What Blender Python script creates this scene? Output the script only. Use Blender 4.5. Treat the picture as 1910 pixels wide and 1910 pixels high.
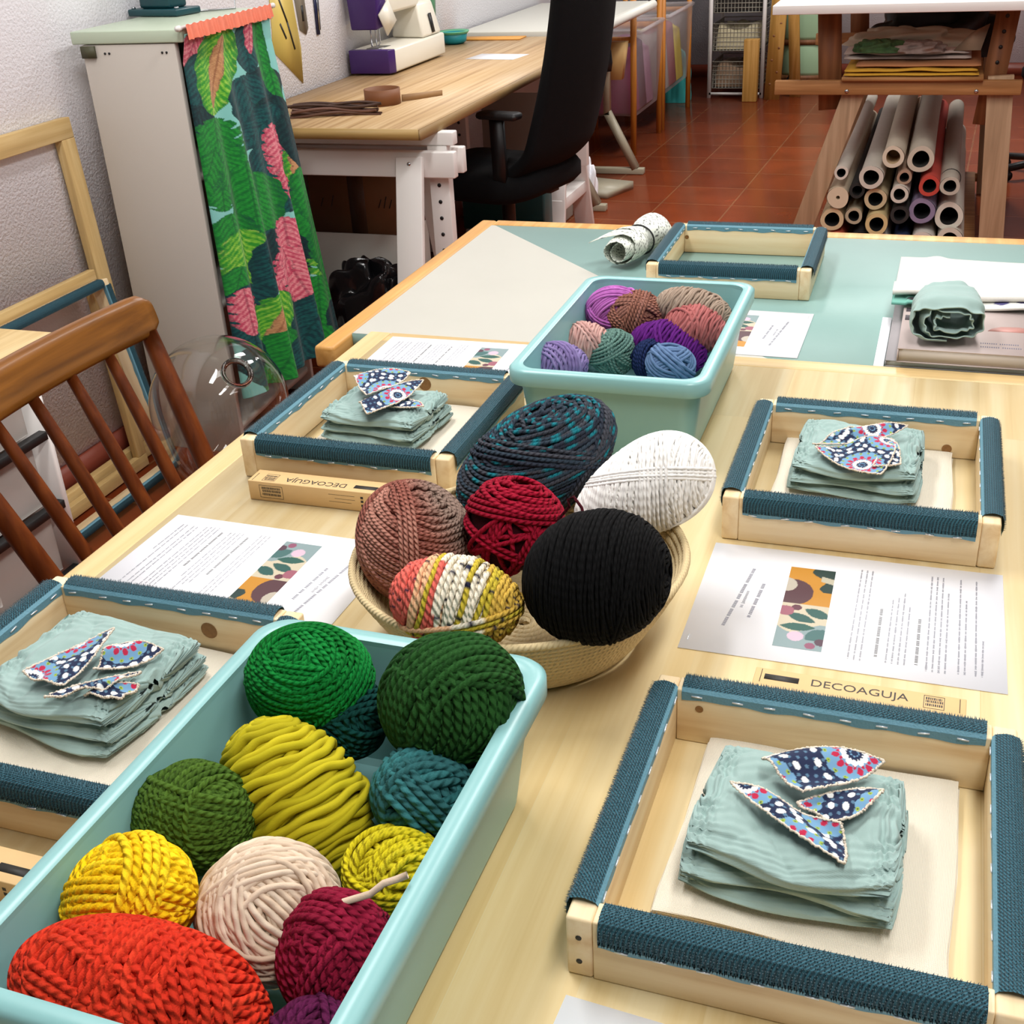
import bpy, bmesh, math, random
import numpy as np
from mathutils import Vector, Matrix

for _o in list(bpy.data.objects):
    bpy.data.objects.remove(_o, do_unlink=True)
scene = bpy.context.scene
COL = scene.collection
rng = np.random.default_rng(7)
random.seed(7)
PI = math.pi

# ------------------------------------------------------------------ camera
cam_d = bpy.data.cameras.new('camera')
cam = bpy.data.objects.new('camera', cam_d)
COL.objects.link(cam)
cam_d.sensor_fit = 'HORIZONTAL'
cam_d.sensor_width = 36.0
cam_d.lens = 42.06
cam_d.clip_start = 0.02
_R = Vector((0.94549157, 0.32162779, -0.0510025)); _U = Vector((-0.10854594, 0.45892858, 0.88181763)); _F = Vector((-0.30702356, 0.82821503, -0.46882449))
cam.matrix_world = Matrix(((_R.x, _U.x, -_F.x, 0), (_R.y, _U.y, -_F.y, 0), (_R.z, _U.z, -_F.z, 1.41429), (0, 0, 0, 1)))
scene.camera = cam

# ------------------------------------------------------------------ world, lights, exposure
world = bpy.data.worlds.new('world')
scene.world = world
world.use_nodes = True
world.node_tree.nodes['Background'].inputs[0].default_value = (0.9, 0.95, 1.0, 1)
world.node_tree.nodes['Background'].inputs[1].default_value = 0.05
vs = scene.view_settings
vs.view_transform = 'Standard'
vs.look = 'None'
vs.exposure = 0.12
vs.gamma = 1.0
vs.use_curve_mapping = False

def area(name, loc, sx, sy, power, color=(1.0, 0.985, 0.965)):
    d = bpy.data.lights.new(name, 'AREA')
    d.shape = 'RECTANGLE'
    d.size = sx
    d.size_y = sy
    d.energy = power
    d.color = color
    o = bpy.data.objects.new(name, d)
    COL.objects.link(o)
    o.location = loc
    return o
# rows of fluorescent ceiling fittings
LP = 30.0
for nm, x, y, k in (('fluorescent_light', 0.35, 0.35, 1.0), ('fluorescent_light', 0.15, 2.7, 1.0),
                    ('fluorescent_light', -0.2, 4.9, 1.1), ('fluorescent_light', -1.1, 1.5, 1.0), ('fluorescent_light', -1.1, 4.6, 0.7), ('fluorescent_light', -0.4, 7.4, 1.5),
                    ('fluorescent_light', 1.5, 0.9, 0.3)):
    area(nm, (x, y, 2.66), 0.3, 1.25, LP * k)

# ------------------------------------------------------------------ helpers
def hexc(h):
    h = h.lstrip('#')
    v = [int(h[i:i + 2], 16) / 255 for i in (0, 2, 4)]
    return tuple((c / 12.92 if c <= 0.04045 else ((c + 0.055) / 1.055) ** 2.4) for c in v)

class MB:
    """collects shapes into ONE mesh"""
    def __init__(s):
        s.v = []; s.f = []; s.mi = []; s.n = 0; s.ph = []; s.col = []
        s.mat = 0
    def add(s, verts, faces, ph=None, col=None, mat=None):
        verts = np.asarray(verts, float).reshape(-1, 3)
        faces = np.asarray(faces, int) if not isinstance(faces, list) else faces
        m = s.mat if mat is None else mat
        if isinstance(faces, np.ndarray):
            s.f.append(faces + s.n); s.mi.append(np.full(len(faces), m))
        else:
            for k in sorted(set(len(f) for f in faces)):
                a = np.array([f for f in faces if len(f) == k], int)
                s.f.append(a + s.n); s.mi.append(np.full(len(a), m))
        s.v.append(verts)
        s.ph.append(np.zeros(len(verts)) if ph is None else np.asarray(ph, float))
        s.col.append(np.ones((len(verts), 3)) if col is None else np.broadcast_to(np.asarray(col, float), (len(verts), 3)))
        s.n += len(verts)
        return s
    def box(s, lo, hi, mat=None):
        x0, y0, z0 = lo; x1, y1, z1 = hi
        v = [(x0, y0, z0), (x1, y0, z0), (x1, y1, z0), (x0, y1, z0), (x0, y0, z1), (x1, y0, z1), (x1, y1, z1), (x0, y1, z1)]
        return s.add(v, [(0, 3, 2, 1), (4, 5, 6, 7), (0, 1, 5, 4), (1, 2, 6, 5), (2, 3, 7, 6), (3, 0, 4, 7)], mat=mat)
    def hexa(s, b, t, mat=None):
        """bottom quad b and top quad t (lists of 4 points, counter-clockwise from above)"""
        return s.add(list(b) + list(t), [(0, 3, 2, 1), (4, 5, 6, 7), (0, 1, 5, 4), (1, 2, 6, 5), (2, 3, 7, 6), (3, 0, 4, 7)], mat=mat)
    def bar(s, a, b, w, h, up=(0, 0, 1), mat=None):
        a = np.array(a, float); b = np.array(b, float); d = b - a; d /= np.linalg.norm(d)
        up = np.array(up, float); sd = np.cross(d, up); sd /= np.linalg.norm(sd); u = np.cross(sd, d)
        q = lambda p: [p - sd * w / 2 - u * h / 2, p + sd * w / 2 - u * h / 2, p + sd * w / 2 + u * h / 2, p - sd * w / 2 + u * h / 2]
        v = q(a) + q(b)
        return s.add(v, [(0, 3, 2, 1)[::-1], (4, 5, 6, 7)[::-1], (0, 1, 5, 4)[::-1], (1, 2, 6, 5)[::-1], (2, 3, 7, 6)[::-1], (3, 0, 4, 7)[::-1]], mat=mat)
    def grid(s, P, closed_u=False, closed_v=False, col=None, ph=None, mat=None, flip=False):
        """P array (nu, nv, 3)"""
        nu, nv = P.shape[:2]
        iu = np.arange(nu if closed_u else nu - 1); iv = np.arange(nv if closed_v else nv - 1)
        a, b = np.meshgrid(iu, iv, indexing='ij'); a2 = (a + 1) % nu; b2 = (b + 1) % nv
        q = np.stack([a * nv + b, a2 * nv + b, a2 * nv + b2, a * nv + b2], -1).reshape(-1, 4)
        if flip: q = q[:, ::-1]
        c = None if col is None else np.asarray(col).reshape(-1, 3)
        p = None if ph is None else np.asarray(ph).reshape(-1)
        return s.add(P.reshape(-1, 3), q, col=c, ph=p, mat=mat)
    def tube(s, path, r, n=8, closed=False, caps=True, col=None, mat=None, twist=0.0):
        path = np.asarray(path, float); m = len(path)
        r = np.broadcast_to(np.asarray(r, float), (m,))
        if closed: T = np.roll(path, -1, 0) - np.roll(path, 1, 0)
        else: T = np.gradient(path, axis=0)
        T /= np.linalg.norm(T, axis=1)[:, None] + 1e-12
        nrm = np.zeros_like(path)
        ref = np.array([0, 0, 1.0]) if abs(T[0][2]) < .9 else np.array([1.0, 0, 0])
        c = ref - T[0] * (ref @ T[0]); c /= np.linalg.norm(c)
        for i in range(m):
            c = c - T[i] * (c @ T[i]); c /= np.linalg.norm(c) + 1e-12; nrm[i] = c
        bn = np.cross(T, nrm)
        th = np.arange(n) * 2 * PI / n
        P = path[:, None] + r[:, None, None] * (np.cos(th)[None, :, None] * nrm[:, None] + np.sin(th)[None, :, None] * bn[:, None])
        L = np.concatenate([[0], np.cumsum(np.linalg.norm(np.diff(path, axis=0), axis=1))])
        ph = L[:, None] * twist + th[None, :]
        n0 = s.n
        s.grid(P, closed_u=closed, closed_v=True, ph=ph, col=None if col is None else np.broadcast_to(np.asarray(col, float).reshape(-1, 1, 3), (m, n, 3)), mat=mat, flip=True)
        if caps and not closed:
            s.f.append(np.array([list(range(n))]) + n0); s.mi.append(np.array([s.mat if mat is None else mat]))
            s.f.append(np.array([list(range(n))[::-1]]) + n0 + (m - 1) * n); s.mi.append(np.array([s.mat if mat is None else mat]))
        return s
    def strand(s, path, r, n, col, twist):
        """closed loop of yarn around the origin, seam kept on the inner side"""
        m = len(path); p2 = np.concatenate([path, path[:1]])
        T = np.roll(path, -1, 0) - np.roll(path, 1, 0); T /= np.linalg.norm(T, axis=1)[:, None] + 1e-12; T = np.concatenate([T, T[:1]])
        o = p2 - T * (p2 * T).sum(1)[:, None]; o /= np.linalg.norm(o, axis=1)[:, None] + 1e-12
        bn = np.cross(T, o); th = -PI + np.arange(n) * 2 * PI / n
        P = p2[:, None] + r * (np.cos(th)[None, :, None] * o[:, None] + np.sin(th)[None, :, None] * bn[:, None])
        L = np.concatenate([[0], np.cumsum(np.linalg.norm(np.diff(p2, axis=0), axis=1))])
        k = 2 * PI * max(1, round(L[-1] * twist / (2 * PI))) / L[-1]
        c2 = np.concatenate([col, col[:1]])
        s.grid(P, closed_v=True, ph=L[:, None] * k + th[None, :] + 0.001, col=np.broadcast_to(c2[:, None], (m + 1, n, 3)), flip=True)
        return s
    def lathe(s, prof, n=32, mat=None, origin=(0, 0, 0), axis=None, closed=False):
        prof = np.asarray(prof, float); th = np.arange(n) * 2 * PI / n
        P = np.stack([prof[:, 0][:, None] * np.cos(th), prof[:, 0][:, None] * np.sin(th), np.repeat(prof[:, 1][:, None], n, 1)], -1)
        if axis is not None:
            q = Vector((0, 0, 1)).rotation_difference(Vector(axis)).to_matrix()
            P = P @ np.array(q).T
        P = P + np.array(origin)
        return s.grid(P, closed_v=True, closed_u=closed, mat=mat, flip=True)
    def prism(s, poly, z0, z1, mat=None):
        n = len(poly)
        v = [(p[0], p[1], z0) for p in poly] + [(p[0], p[1], z1) for p in poly]
        f = [tuple(range(n))[::-1], tuple(range(n, 2 * n))] + [(i, (i + 1) % n, n + (i + 1) % n, n + i) for i in range(n)]
        return s.add(v, f, mat=mat)
    def xform(s, M):
        M = np.array(M)
        s.v = [a @ M[:3, :3].T + M[:3, 3] for a in s.v]
        return s
    def mesh(s, name, mats, smooth=False):
        me = bpy.data.meshes.new(name)
        V = np.concatenate(s.v); me.vertices.add(len(V)); me.vertices.foreach_set('co', V.ravel())
        tot = np.concatenate([np.full(len(a), a.shape[1]) for a in s.f])
        idx = np.concatenate([a.ravel() for a in s.f])
        me.loops.add(len(idx)); me.loops.foreach_set('vertex_index', idx.astype(np.int32))
        me.polygons.add(len(tot))
        me.polygons.foreach_set('loop_start', np.concatenate([[0], np.cumsum(tot)[:-1]]).astype(np.int32))
        me.polygons.foreach_set('loop_total', tot.astype(np.int32))
        if not isinstance(mats, (list, tuple)): mats = [mats]
        for m in mats: me.materials.append(m)
        me.polygons.foreach_set('material_index', np.concatenate(s.mi).astype(np.int32))
        me.update(calc_edges=True)
        ph = np.concatenate(s.ph)
        if np.any(ph):
            me.attributes.new('ph', 'FLOAT', 'POINT').data.foreach_set('value', ph.astype(np.float32))
        c = np.concatenate(s.col)
        if np.any(c != 1.0):
            at = me.attributes.new('Col', 'FLOAT_COLOR', 'POINT')
            at.data.foreach_set('color', np.concatenate([c, np.ones((len(c), 1))], 1).astype(np.float32).ravel())
        me.validate()
        if smooth:
            me.polygons.foreach_set('use_smooth', np.ones(len(me.polygons), bool))
        return me
    def build(s, name, mats, parent=None, smooth=False, bevel=0, loc=None, rotz=0):
        return place(name, s.mesh(name, mats, smooth), parent, bevel, loc, rotz)

def place(name, me, parent=None, bevel=0, loc=None, rotz=0):
    o = bpy.data.objects.new(name, me)
    COL.objects.link(o)
    if parent is not None: o.parent = parent
    if loc is not None: o.location = loc
    if rotz: o.rotation_euler = (0, 0, rotz)
    if bevel:
        b = o.modifiers.new('bevel', 'BEVEL'); b.width = bevel; b.segments = 2; b.limit_method = 'ANGLE'; b.angle_limit = 0.7
        b.harden_normals = False
    return o

def tag(o, label, cat, group=None, kind=None):
    o['label'] = label; o['category'] = cat
    if group: o['group'] = group
    if kind: o['kind'] = kind
    return o

def thing(name, label, cat, loc=(0, 0, 0), rotz=0, group=None):
    o = bpy.data.objects.new(name, None)
    COL.objects.link(o)
    o.empty_display_size = 0.05
    o.location = loc; o.rotation_euler = (0, 0, rotz)
    return tag(o, label, cat, group)

def struct(o):
    o['kind'] = 'structure'
    return o

# ------------------------------------------------------------------ materials
def newmat(name):
    m = bpy.data.materials.new(name); m.use_nodes = True
    nt = m.node_tree; b = nt.nodes['Principled BSDF']
    return m, nt, b

def N(nt, t, **k):
    n = nt.nodes.new(t)
    for a, v in k.items(): setattr(n, a, v)
    return n

def plain(name, c, rough=0.5, metal=0.0, bump=0.0, bscale=200.0, spec=0.5, sheen=0.0, coat=0.0, vary=0.0, vscale=6.0):
    m, nt, b = newmat(name)
    if isinstance(c, str): c = hexc(c)
    b.inputs['Base Color'].default_value = (*c, 1)
    b.inputs['Roughness'].default_value = rough
    b.inputs['Metallic'].default_value = metal
    b.inputs['Specular IOR Level'].default_value = spec
    b.inputs['Sheen Weight'].default_value = sheen
    b.inputs['Coat Weight'].default_value = coat
    tc = N(nt, 'ShaderNodeTexCoord')
    if vary:
        no = N(nt, 'ShaderNodeTexNoise'); no.inputs['Scale'].default_value = vscale; no.inputs['Detail'].default_value = 4
        nt.links.new(tc.outputs['Object'], no.inputs['Vector'])
        mx = N(nt, 'ShaderNodeMix', data_type='RGBA')
        mx.inputs['A'].default_value = (*[v * (1 - vary) for v in c], 1); mx.inputs['B'].default_value = (*[min(1, v * (1 + vary)) for v in c], 1)
        nt.links.new(no.outputs['Fac'], mx.inputs['Factor']); nt.links.new(mx.outputs['Result'], b.inputs['Base Color'])
    if bump:
        no = N(nt, 'ShaderNodeTexNoise'); no.inputs['Scale'].default_value = bscale; no.inputs['Detail'].default_value = 3
        nt.links.new(tc.outputs['Object'], no.inputs['Vector'])
        bp = N(nt, 'ShaderNodeBump'); bp.inputs['Strength'].default_value = bump; bp.inputs['Distance'].default_value = 0.005
        nt.links.new(no.outputs['Fac'], bp.inputs['Height']); nt.links.new(bp.outputs['Normal'], b.inputs['Normal'])
    return m

def ramp(nt, stops, interp='LINEAR'):
    r = N(nt, 'ShaderNodeValToRGB'); r.color_ramp.interpolation = interp
    e = r.color_ramp.elements
    while len(e) > 1: e.remove(e[-1])
    e[0].position = stops[0][0]; e[0].color = (*stops[0][1], 1)
    for p, c in stops[1:]:
        k = e.new(p); k.color = (*c, 1)
    return r

def wood(name, c1, c2, axis=1, fine=55.0, stretch=0.04, rough=0.5, stave=None, knots=False, spec=0.4, c3=None, ring=0.35):
    m, nt, b = newmat(name)
    c1, c2 = hexc(c1), hexc(c2); c3 = hexc(c3) if c3 else tuple(v * 0.75 for v in c2)
    tc = N(nt, 'ShaderNodeTexCoord'); oi = N(nt, 'ShaderNodeObjectInfo')
    mp = N(nt, 'ShaderNodeMapping')
    sc = [1.0, 1.0, 1.0]; sc[axis] = stretch
    mp.inputs['Scale'].default_value = sc
    add = N(nt, 'ShaderNodeVectorMath', operation='ADD')
    rnd = N(nt, 'ShaderNodeVectorMath', operation='SCALE'); rnd.inputs[0].default_value = (3.1, 1.7, 2.3)
    nt.links.new(oi.outputs['Random'], rnd.inputs['Scale'])
    nt.links.new(tc.outputs['Object'], add.inputs[0]); nt.links.new(rnd.outputs[0], add.inputs[1])
    src = add.outputs[0]
    br = None
    if stave:
        br = N(nt, 'ShaderNodeTexBrick'); br.offset = 0.37; br.offset_frequency = 1; br.squash = 1
        rot = N(nt, 'ShaderNodeMapping'); rot.inputs['Rotation'].default_value = (0, 0, PI / 2)
        nt.links.new(tc.outputs['Object'], rot.inputs['Vector']); nt.links.new(rot.outputs[0], br.inputs['Vector'])
        br.inputs['Scale'].default_value = 1.0; br.inputs['Brick Width'].default_value = stave[1]; br.inputs['Row Height'].default_value = stave[0]
        br.inputs['Mortar Size'].default_value = 0.0004; br.inputs['Color1'].default_value = (0, 0, 0, 1); br.inputs['Color2'].default_value = (1, 1, 1, 1)
        br.inputs['Mortar'].default_value = (0.5, 0.5, 0.5, 1)
        sv = N(nt, 'ShaderNodeVectorMath', operation='MULTIPLY_ADD'); sv.inputs[1].default_value = (2.3, 3.1, 1.9)
        nt.links.new(br.outputs['Color'], sv.inputs[0]); nt.links.new(src, sv.inputs[2]); src = sv.outputs[0]
    nt.links.new(src, mp.inputs['Vector'])
    n1 = N(nt, 'ShaderNodeTexNoise'); n1.inputs['Scale'].default_value = fine; n1.inputs['Detail'].default_value = 5; n1.inputs['Roughness'].default_value = 0.6
    n1.inputs['Distortion'].default_value = 0.4
    nt.links.new(mp.outputs[0], n1.inputs['Vector'])
    n2 = N(nt, 'ShaderNodeTexNoise'); n2.inputs['Scale'].default_value = fine * 0.22; n2.inputs['Detail'].default_value = 2
    nt.links.new(mp.outputs[0], n2.inputs['Vector'])
    sn = N(nt, 'ShaderNodeMath', operation='MULTIPLY'); sn.inputs[1].default_value = 34.0
    nt.links.new(n2.outputs['Fac'], sn.inputs[0])
    si = N(nt, 'ShaderNodeMath', operation='SINE'); nt.links.new(sn.outputs[0], si.inputs[0])
    ma = N(nt, 'ShaderNodeMath', operation='MULTIPLY_ADD'); ma.inputs[1].default_value = ring * 0.3
    nt.links.new(si.outputs[0], ma.inputs[0]); nt.links.new(n1.outputs['Fac'], ma.inputs[2])
    r = ramp(nt, [(0.28, c1), (0.55, c2), (0.85, c3)])
    nt.links.new(ma.outputs[0], r.inputs['Fac'])
    col = r.outputs['Color']
    if stave:
        mx = N(nt, 'ShaderNodeMix', data_type='RGBA', blend_type='MULTIPLY'); mx.inputs['Factor'].default_value = 1.0
        r2 = ramp(nt, [(0.0, (1, 1, 1)), (0.5, (0.93, 0.9, 0.84)), (1.0, (1.0, 0.95, 0.86))])
        nt.links.new(br.outputs['Color'], r2.inputs['Fac'])
        nt.links.new(col, mx.inputs['A']); nt.links.new(r2.outputs['Color'], mx.inputs['B']); col = mx.outputs['Result']
    nt.links.new(col, b.inputs['Base Color'])
    b.inputs['Roughness'].default_value = rough
    b.inputs['Specular IOR Level'].default_value = spec
    bp = N(nt, 'ShaderNodeBump'); bp.inputs['Strength'].default_value = 0.08; bp.inputs['Distance'].default_value = 0.002
    nt.links.new(n1.outputs['Fac'], bp.inputs['Height']); nt.links.new(bp.outputs['Normal'], b.inputs['Normal'])
    return m

def attrmat(name, rough=0.8, sheen=0.0, bump=0.0, bscale=400, spec=0.3):
    """the printed / dyed colour of a thing kept in its mesh"""
    m, nt, b = newmat(name)
    a = N(nt, 'ShaderNodeAttribute', attribute_name='Col')
    nt.links.new(a.outputs['Color'], b.inputs['Base Color'])
    b.inputs['Roughness'].default_value = rough; b.inputs['Sheen Weight'].default_value = sheen; b.inputs['Specular IOR Level'].default_value = spec
    if bump:
        tc = N(nt, 'ShaderNodeTexCoord'); no = N(nt, 'ShaderNodeTexNoise'); no.inputs['Scale'].default_value = bscale
        nt.links.new(tc.outputs['Object'], no.inputs['Vector'])
        bp = N(nt, 'ShaderNodeBump'); bp.inputs['Strength'].default_value = bump; bp.inputs['Distance'].default_value = 0.003
        nt.links.new(no.outputs['Fac'], bp.inputs['Height']); nt.links.new(bp.outputs['Normal'], b.inputs['Normal'])
    return m

def woven(name, c, scale=900.0, strength=0.5, rough=0.85, dist=0.0008, vary=0.05, sheen=0.2):
    m, nt, b = newmat(name)
    if isinstance(c, str): c = hexc(c)
    tc = N(nt, 'ShaderNodeTexCoord')
    w1 = N(nt, 'ShaderNodeTexWave', bands_direction='X'); w2 = N(nt, 'ShaderNodeTexWave', bands_direction='Y')
    for w in (w1, w2):
        w.inputs['Scale'].default_value = scale / 6.283 * 1.0; w.inputs['Distortion'].default_value = 0.6; w.inputs['Detail'].default_value = 1.0
        nt.links.new(tc.outputs['Object'], w.inputs['Vector'])
    mu = N(nt, 'ShaderNodeMath', operation='MULTIPLY')
    nt.links.new(w1.outputs['Fac'], mu.inputs[0]); nt.links.new(w2.outputs['Fac'], mu.inputs[1])
    bp = N(nt, 'ShaderNodeBump'); bp.inputs['Strength'].default_value = strength; bp.inputs['Distance'].default_value = dist
    nt.links.new(mu.outputs[0], bp.inputs['Height']); nt.links.new(bp.outputs['Normal'], b.inputs['Normal'])
    no = N(nt, 'ShaderNodeTexNoise'); no.inputs['Scale'].default_value = 30; no.inputs['Detail'].default_value = 4
    nt.links.new(tc.outputs['Object'], no.inputs['Vector'])
    mx = N(nt, 'ShaderNodeMix', data_type='RGBA')
    mx.inputs['A'].default_value = (*[v * (1 - vary) for v in c], 1); mx.inputs['B'].default_value = (*[min(1, v * (1 + vary)) for v in c], 1)
    nt.links.new(no.outputs['Fac'], mx.inputs['Factor']); nt.links.new(mx.outputs['Result'], b.inputs['Base Color'])
    b.inputs['Roughness'].default_value = rough; b.inputs['Sheen Weight'].default_value = sheen; b.inputs['Specular IOR Level'].default_value = 0.2
    return m

def glassmat(name, c=(1, 1, 1), rough=0.0, ior=1.45, alpha=None):
    m, nt, b = newmat(name)
    b.inputs['Base Color'].default_value = (*c, 1); b.inputs['Transmission Weight'].default_value = 1.0
    b.inputs['Roughness'].default_value = rough; b.inputs['IOR'].default_value = ior
    return m

def translucent(name, c, alpha=0.6, rough=0.35):
    m, nt, b = newmat(name)
    if isinstance(c, str): c = hexc(c)
    b.inputs['Base Color'].default_value = (*c, 1); b.inputs['Alpha'].default_value = alpha; b.inputs['Roughness'].default_value = rough
    return m

M = {}
M['pine'] = wood('pine_panel', '#e6d7b0', '#dcc797', axis=1, fine=42, stretch=0.035, rough=0.42, stave=(0.085, 1.1), c3='#cbb07a', spec=0.45)
M['pine_edge'] = wood('pine_edging', '#dcc28e', '#cfb079', axis=1, fine=40, stretch=0.03, rough=0.4)
M['pine_edge_x'] = wood('pine_edging_across', '#dcc28e', '#cfb079', axis=0, fine=40, stretch=0.03, rough=0.4)
M['frame_x'] = wood('frame_wood_across', '#f0dcb6', '#e8cfa4', axis=0, fine=60, stretch=0.05, rough=0.5, c3='#d6b484', ring=0.4)
M['frame_y'] = wood('frame_wood_along', '#f0dcb6', '#e8cfa4', axis=1, fine=60, stretch=0.05, rough=0.5, c3='#d6b484', ring=0.4)
M['orange_wood'] = wood('orange_edging', '#dcae6c', '#c8934e', axis=1, fine=50, stretch=0.05, rough=0.45)
M['oak'] = wood('oak_laminate', '#d3b58a', '#c4a173', axis=1, fine=60, stretch=0.02, rough=0.45, c3='#8f6c45')
M['chair_wood'] = wood('teak_chair', '#8e5a20', '#794a16', axis=1, fine=70, stretch=0.05, rough=0.32, c3='#593410')
M['chair_wood_z'] = wood('teak_spindle', '#783c17', '#642e10', axis=2, fine=70, stretch=0.05, rough=0.33, c3='#481e08')
M['pale_wood_z'] = wood('pale_wood_upright', '#d9bd86', '#c9a970', axis=2, fine=60, stretch=0.04, rough=0.55)
M['pale_wood_y'] = wood('pale_wood_along', '#d9bd86', '#c9a970', axis=1, fine=60, stretch=0.04, rough=0.55)
M['trestle_wood'] = wood('trestle_wood', '#bb9c7c', '#a98a6a', axis=2, fine=60, stretch=0.05, rough=0.6)
M['trestle_dark'] = wood('trestle_wood_dark', '#8a5a36', '#774a2a', axis=2, fine=60, stretch=0.05, rough=0.6)
M['trestle_x'] = wood('trestle_rail_wood', '#b07f4e', '#9a6a3c', axis=0, fine=60, stretch=0.05, rough=0.6)
M['tan_wood'] = wood('tan_post_wood', '#c99d58', '#b4863f', axis=2, fine=50, stretch=0.05, rough=0.6)
M['orange_post'] = wood('orange_post_wood', '#cf8a3a', '#bb7528', axis=2, fine=50, stretch=0.05, rough=0.5)
M['white'] = plain('white_paint', '#e6e2de', 0.4)
M['white_plastic'] = plain('white_plastic', '#e3e0d6', 0.35)
M['teal_plastic'] = plain('teal_plastic', '#86b7b7', 0.32, vary=0.02)
M['teal_top'] = plain('teal_worktop', '#86a8a2', 0.45, vary=0.05, vscale=12, bump=0.03, bscale=90)
M['grey_sheet'] = plain('grey_worktop_print', '#b4b2a8', 0.45, vary=0.04, vscale=9)
M['paper'] = plain('paper_white', '#f2f3f8', 0.6)
M['ink'] = plain('printed_ink', '#55556a', 0.6)
M['ink_dark'] = plain('dark_printed_ink', '#2b2823', 0.6)
M['kraft'] = plain('kraft_card', '#d6b27c', 0.65, vary=0.04, vscale=60)
M['black'] = plain('black_plastic', '#0c0c0e', 0.5)
M['black_fabric'] = plain('black_upholstery', '#08080a', 0.9, bump=0.3, bscale=600, spec=0.2)
M['chrome'] = plain('steel', '#b9bcc0', 0.25, metal=1.0)
M['staple'] = plain('staple_steel', '#e8ecef', 0.3, metal=0.6)
M['muslin'] = woven('sage_muslin', '#95aea9', scale=2200, strength=0.18, vary=0.10)
M['cream'] = woven('cream_cloth', '#e2dac8', scale=1800, strength=0.6, dist=0.001, vary=0.03)
M['white_cloth'] = woven('white_cloth', '#dbd7d0', scale=1300, strength=0.25, vary=0.02)
M['print'] = attrmat('printed_cotton', rough=0.8, sheen=0.1)
M['print_paper'] = attrmat('printed_picture', rough=0.55)
M['fray'] = plain('frayed_edge', '#d9ccba', 0.95)
M['rope'] = None
M['mint'] = plain('mint_laminate', '#bccab4', 0.4)
M['panel'] = plain('beige_panel', '#c9c2b9', 0.5, vary=0.01)
M['glass'] = glassmat('clear_glass', (0.97, 0.98, 0.96))
# ------------------------------------------------------------------ the room
WX = -2.13
def tiles(name):
    m, nt, b = newmat(name)
    tc = N(nt, 'ShaderNodeTexCoord'); br = N(nt, 'ShaderNodeTexBrick'); br.offset = 0.0; br.squash = 1
    mp = N(nt, 'ShaderNodeMapping'); mp.inputs['Rotation'].default_value = (0, 0, 0.036); mp.inputs['Location'].default_value = (1.108, 0.1, 0)
    nt.links.new(tc.outputs['Object'], mp.inputs['Vector']); nt.links.new(mp.outputs[0], br.inputs['Vector'])
    br.inputs['Scale'].default_value = 1; br.inputs['Brick Width'].default_value = 0.335; br.inputs['Row Height'].default_value = 0.335
    br.inputs['Mortar Size'].default_value = 0.004; br.inputs['Mortar Smooth'].default_value = 0.2
    br.inputs['Color1'].default_value = (*hexc('#bc5c34'), 1); br.inputs['Color2'].default_value = (*hexc('#a84e2a'), 1); br.inputs['Mortar'].default_value = (*hexc('#c08058'), 1)
    no = N(nt, 'ShaderNodeTexNoise'); no.inputs['Scale'].default_value = 5; no.inputs['Detail'].default_value = 6
    nt.links.new(tc.outputs['Object'], no.inputs['Vector'])
    mx = N(nt, 'ShaderNodeMix', data_type='RGBA', blend_type='MULTIPLY'); mx.inputs['Factor'].default_value = 1
    r = ramp(nt, [(0.3, (0.78, 0.78, 0.78)), (0.7, (1.1, 1.05, 1.0))]); nt.links.new(no.outputs['Fac'], r.inputs['Fac'])
    nt.links.new(br.outputs['Color'], mx.inputs['A']); nt.links.new(r.outputs['Color'], mx.inputs['B']); nt.links.new(mx.outputs['Result'], b.inputs['Base Color'])
    b.inputs['Roughness'].default_value = 0.22
    bp = N(nt, 'ShaderNodeBump'); bp.inputs['Strength'].default_value = 0.15; bp.inputs['Distance'].default_value = 0.002; bp.invert = True
    nt.links.new(br.outputs['Fac'], bp.inputs['Height']); nt.links.new(bp.outputs['Normal'], b.inputs['Normal'])
    return m
M['floor'] = tiles('terracotta_tiles')
M['stucco'] = plain('stucco_wall', '#eeedf2', 0.9, bump=0.5, bscale=130, spec=0.2)
M['ceil'] = plain('ceiling_paint', '#e6e6e4', 0.9)
M['skirting'] = plain('terracotta_skirting', '#7d3a2a', 0.35, vary=0.1)

def slab(name, lo, hi, m):
    return struct(MB().box(lo, hi).build(name, m))
slab('floor', (WX - 0.1, -2.2, -0.1), (3.2, 9.6, 0.0), M['floor'])
slab('ceiling', (WX - 0.1, -2.2, 2.7), (3.2, 9.6, 2.8), M['ceil'])
slab('wall_left', (WX - 0.1, -2.2, 0), (WX, 9.6, 2.7), M['stucco'])
slab('wall_right', (3.1, -2.2, 0), (3.2, 9.6, 2.7), M['stucco'])
slab('wall_back', (WX, 9.5, 0), (3.1, 9.6, 2.7), M['stucco'])
slab('wall_front', (WX, -2.2, 0), (3.1, -2.1, 2.7), M['stucco'])
slab('baseboard_left', (WX, -2.1, 0), (WX + 0.014, 9.5, 0.085), M['skirting'])
slab('baseboard_back', (WX + 0.014, 9.486, 0), (3.1, 9.5, 0.085), M['skirting'])

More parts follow.
